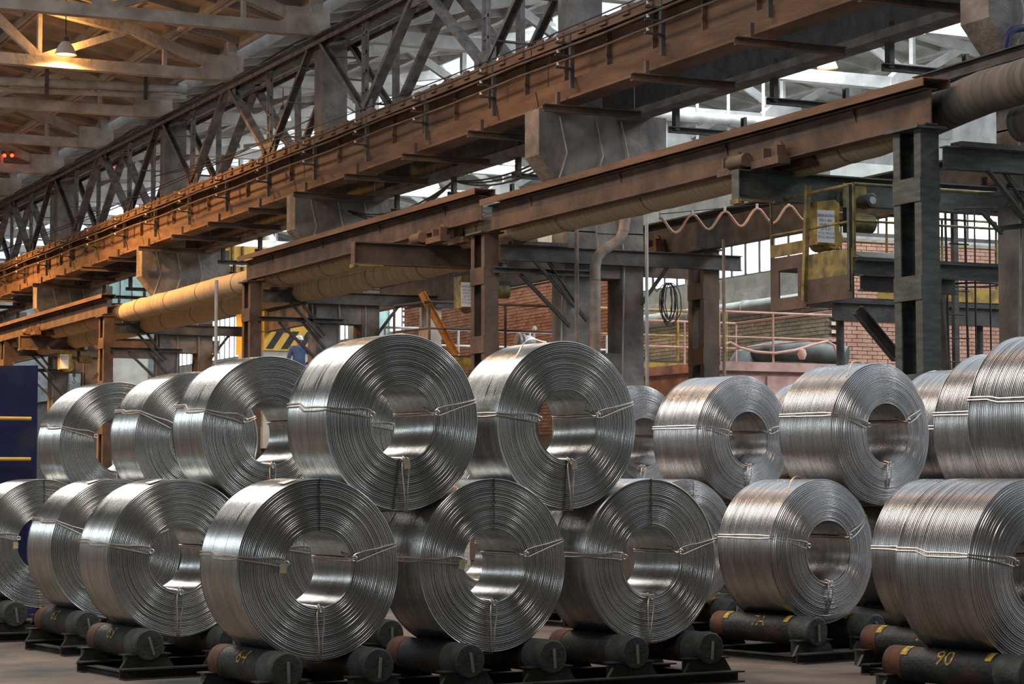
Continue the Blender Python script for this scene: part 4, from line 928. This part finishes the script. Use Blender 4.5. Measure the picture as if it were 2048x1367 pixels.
coil('U1b',.43,17.14,1,'upper wire coil left of centre gap, resting on the middle and right front coils',G1,v=0,roll=200,tagat=276,mark=267,ties=(171,16,273),jog=.03)
coil('C2',-2.72,18.28,0,'third bottom coil from the left edge, directly behind the front left coil',G1,v=2,roll=100,ties=(168,18,268),paper=True)
coil('C2b',-1.48,19.12,0,'bottom coil glimpsed through the hole of the front left coil',G1,v=0,roll=40)
coil('C2c',-.24,19.97,0,'bottom coil glimpsed through the hole of the middle front coil',G1,v=1,roll=20)
coil('U2',-2.03,18.75,1,'upper coil left of the large upper coil, twisted wire in its hole',G1,v=1,roll=10,ties=(160,20,270),jog=.05,z=ZB+1.04)
coil('U2b',-.80,19.6,1,'upper coil glimpsed through the hole of the large upper coil',G1,v=2,roll=60)
coil('C3',-3.68,20.7,0,'second bottom coil from the left edge, mostly covered by its right neighbour',G1,v=0,roll=120,ties=(155,20,268),paper=True)
coil('C3b',-2.44,21.55,0,'bottom coil hidden deep in the left stack, seen through a hole',G1,v=2,roll=150)
coil('U3',-3.0,21.15,1,'second upper coil from the left end of the upper tier',G1,v=2,roll=170,ties=(155,20,270),z=ZB+1.02)
coil('C4',-4.72,22.4,0,'bottom coil cut by the left picture edge',G1,v=1,roll=220,tagat=182,ties=(168,18,270),mark=90)
coil('C4b',-3.48,23.25,0,'bottom coil in the fourth row behind the left stack',G1,v=0,roll=250)
coil('U4',-4.05,22.85,1,'leftmost upper coil beside the blue screen',G1,v=0,roll=300,ties=(162,22,270),jog=.03,z=ZB+1.0)
coil('RC1',2.83,19.86,0,'bottom coil standing alone on its rack right of the front row',G2,True,v=0,ties=(168,28,270),jog=0)
coil('RC2',4.05,20.75,0,'bottom coil hidden behind the big right-hand coils',G2,True,v=1,roll=50)
coil('RC3',5.27,21.65,0,'bottom coil at the far right behind the big coils',G2,True,v=0,roll=90)
coil('RU2',3.44,20.3,1,'upper coil in the middle of the right group, above the lone bottom coil',G2,True,v=1,roll=80,ties=(165,25,270),jog=.0)
coil('RU2b',4.65,21.2,1,'upper coil of which only a top sliver shows behind the big ones at the right',G2,True,v=0,roll=10)
coil('RB1',3.70,15.6,0,'big bottom coil nearest at the lower right corner',G2,True,v=0,roll=190,ties=(167,20,270),jog=.03)
coil('RB1b',4.92,16.5,0,'bottom coil beyond the right picture edge',G2,True,v=1,roll=120)
coil('RB2',3.90,17.9,0,'big bottom coil partly hidden behind the nearest right-hand one',G2,True,v=1,roll=230,jog=0)
coil('RB2b',5.10,18.8,0,'bottom coil at the right edge behind the nearest one',G2,True,v=0,roll=160)
coil('RU4',4.31,16.05,1,'upper coil cut by the right picture edge',G2,True,v=0,roll=33,ties=(165,20,270),jog=.02)
coil('RU3',4.50,18.35,1,'upper coil just left of the one cut by the right edge',G2,True,v=1,roll=140,ties=(169,20,270),jog=0)
coil('LB',1.82,22.3,0,'bottom coil peeping out right of the front row of three',G2,True,v=1,roll=25,mark=90)
coil('LBb',3.04,23.2,0,'bottom coil hidden behind the lone right-hand coil',G2,True,v=0,roll=75)
coil('LBc',4.25,24.1,0,'bottom coil in the back row of the right group',G2,True,v=1,roll=15)
coil('RU1',2.43,22.75,1,'copper-lit upper coil left in the right group, with hooked ties',G2,True,v=0,roll=60,ties=(170,15,268),jog=0)
coil('RU1b',3.63,23.65,1,'upper coil sliver between the two upper coils of the right group',G2,True,v=1,roll=5)
coil('M0',.92,24.55,0,'bottom coil at the back under the half-hidden upper coil',G2,True,v=0,roll=45)
coil('M1',2.10,25.45,0,'bottom coil at the back of the middle aisle',G2,True,v=1,roll=85)
coil('MU',1.50,25.0,1,'half-hidden small upper coil right of the two large upper ones',G2,True,v=1,roll=185,ties=(170,15,262))

# ------------------------------------------------------------------ roller racks
RR_, RZ, RH = .125, .266, .365
def roller_mesh(L):
    m = MB(); n = 26
    m.lathe([(0,-L/2),(RR_-.01,-L/2),(RR_,-L/2+.01),(RR_,L/2-.01),(RR_-.01,L/2),(0,L/2)], (0,0,0), 'y', n); return m
def saddle(y, w0=.33, w1=.50):
    m = MB(); pr = [(-w1/2,.06),(w1/2,.06),(w0/2,.185),(.12,.185),(.09,.175),(-.09,.175),(-.12,.185),(-w0/2,.185)]
    t = .015
    m.add([(a,y-t,b) for a,b in pr]+[(a,y+t,b) for a,b in pr], [tuple(range(8)), tuple(range(15,7,-1))]+[((i+1)%8,i,i+8,(i+1)%8+8) for i in range(8)])
    for s in (-1,1):
        m.box((s*.15-.008,y-.01,.06),(s*.15+.008,y+.12,.19)); m.box((s*.15-.05,y-.03,.185),(s*.15+.05,y+.10,.195))
    return m
RCACHE = {}
def rack(lat, d, n, label, right=False, nums=None, brown=False, front=.22):
    Wd = WR if right else WL; yaw = YAWR if right else YAWL; L = Wd+front+.22
    p = ld(lat, d); ax = Vector((-math.sin(yaw), math.cos(yaw), 0)); c = p+ax*Wd/2; c.z = 0
    r = empty('roller_rack', (c.x,c.y,0), yaw, label, 'rack', 'steel roller racks under the coils')
    for k in range(n):
        for s in (-1,1):
            x = k*1.5+s*RH
            key = ('r', right)
            if key not in RCACHE:
                RCACHE[key] = (roller_mesh(L).mesh('roller', M['roller'], True),
                    MB().lathe([(RR_+.002,L/2-.03-.15),(RR_+.002,L/2-.03)], (0,0,0), 'y', 26).mesh('rust_band', M['rust'], True),
                    MB().lathe([(RR_+.002,-L/2+.008),(RR_+.002,-L/2+.24)], (0,0,0), 'y', 26).lathe([(0,-L/2-.002),(RR_-.008,-L/2-.002),(RR_+.002,-L/2+.008)], (0,0,0), 'y', 26).mesh('end_sleeve', M['rollerend'], True),
                    MB().bar((0,-L/2-.012,-.085),(0.012,-L/2-.012,.06),.016,.016).mesh('weld_strip', M['weld']),
                    saddle(-L/2+.055).mesh('saddle', M['rack']), saddle(L/2-.10).mesh('saddle', M['rack']))
            a_, b_, c_, d_2, e_, f_ = RCACHE[key]
            ro = link('roller', a_, r, (x,0,RZ)); 
            link('rust_band', b_, ro); link('end_sleeve', c_, ro); link('weld_strip', d_2, ro).rotation_euler = (0, R_(random.uniform(-25,8)), 0)
            link('saddle', e_, r, (x,0,0)); link('saddle', f_, r, (x,0,0))
            if nums and (k,s) in nums:
                t, yo, sz = nums[(k,s)]
                me = text_mesh(t, sz); me.materials.clear(); me.materials.append(M['ypaint'])
                for vtx in me.vertices:         # wrap lettering round the roller
                    X_, Y_ = vtx.co.x, vtx.co.y; a = (Y_-sz*.35)/RR_ + R_(38)
                    vtx.co = Vector((-math.cos(a)*(RR_+.004), -X_, math.sin(a)*(RR_+.004)))
                link('painted_number', me, ro, (0, yo, 0))
            if right:
                for yo in (-L/2+.3, L/2-.2):
                    me = MB()
                    for i in range(5):
                        a = R_(35+i*10); a2 = R_(45+i*10); q0 = RR_+.004
                        me.add([(-math.cos(a)*q0,yo-.03,math.sin(a)*q0),(-math.cos(a)*q0,yo+.03,math.sin(a)*q0),(-math.cos(a2)*q0,yo+.03,math.sin(a2)*q0),(-math.cos(a2)*q0,yo-.03,math.sin(a2)*q0)],[(0,1,2,3)])
                    me.build('paint_dash', M['ypaint'], ro)
    x0, x1 = -RH-.26, (n-1)*1.5+RH+.26
    for y_ in (-L/2+.055, L/2-.10):
        m = MB().ch((x0,y_-.05,.045),(x1,y_-.05,.045), .09, .1, .012); m.build('base_channel', M['rack'], r)
    for x in (x0+.1, x1-.1): MB().ib((x,-L/2+.1,.03),(x,L/2-.1,.03), .06, .1, .01, .01).build('tie_beam', M['rack'], r)
    return r
rack(-1.376,15.87,3,'long black roller rack under the front row of three coils, painted 64',nums={(0,-1):('64',-.03,.16)})
rack(-2.72,18.28,2,'black roller rack under the coil behind the front left one',nums={(0,-1):('63',.02,.15)})
rack(-3.68,20.7,2,'black roller rack in the third row at the left',nums={(0,-1):('62',.02,.15)})
rack(-4.72,22.4,2,'roller rack at the left picture edge in front of the blue screen')
rack(2.83,19.86,3,'rusty brown roller rack under the lone right-hand bottom coil',True,nums={(0,-1):('7A',.0,.15)})
rack(3.70,15.6,2,'black roller rack at the lower right corner, painted 90',True,nums={(0,-1):('90',.05,.17)})
rack(3.90,17.9,2,'brown roller rack between the lone coil and the corner coil, painted 74',True,nums={(0,-1):('74',-.05,.15)})
rack(1.82,22.3,3,'roller rack in the back row behind the front three coils',True)
rack(.92,24.55,2,'roller rack at the back of the middle aisle',True)
for (u,v,w_,d_,lab) in ((1230,1205,.9,.5,'flat rusty steel plate lying on the floor behind the front rack'),(1850,1220,.8,.4,'flat dark steel plate lying on the floor at the right')):
    p = at(u,v,z=.02); tag(MB().box((p.x-w_/2,p.y-d_/2,0),(p.x+w_/2,p.y+d_/2,.02)).box((p.x-w_/2,p.y-d_/2,.02),(p.x+w_/2,p.y-d_/2+.03,.05)).build('steel_plate', M['dirt2']), lab, 'plate')

# ------------------------------------------------------------------ fittings at the upper right
r = empty('conduit_beam', tuple(at(1840,166,x=15.7)), 0, 'dark steel channel above the right end of the rail beam', 'beam'); q = W(r)
q.part('channel', MB().ch(at(1835,168,x=15.7), at(2120,82,x=15.7), .16, .08), M['dark'])
a_ = at(1890,158,x=15.75); q.part('tube', MB().cyl(tuple(a_), (a_.x+1.6,a_.y+.05,a_.z), .05, 12), M['dark'], True)
r = empty('bent_pipe', tuple(at(2012,110,y=YC[0]-.45)), 0, 'dark blue bent pipe in front of the right-hand corbel', 'pipe'); q = W(r)
q.part('pipe_body', MB().tube([at(u,v,y=YC[0]-.4) for u,v in ((2012,150),(2012,90),(2016,72),(2026,60),(2040,56),(2070,55))], .045, 12), M['blue'], True)
r = empty('angle_brackets', tuple(at(2000,420,y=YC[0]-.33)), 0, 'three bolted angle irons on the right-hand column', 'bracket'); q = W(r)
yy = YC[0]-.34
for a, b in (((1955,395),(2015,393)),((1958,425),(2000,470)),((2000,462),(2060,455)),((2012,378),(2070,388)),((2015,412),(2050,450))):
    q.part('angle_iron', MB().ang(at(*a,y=yy), at(*b,y=yy), .06), M['green'])
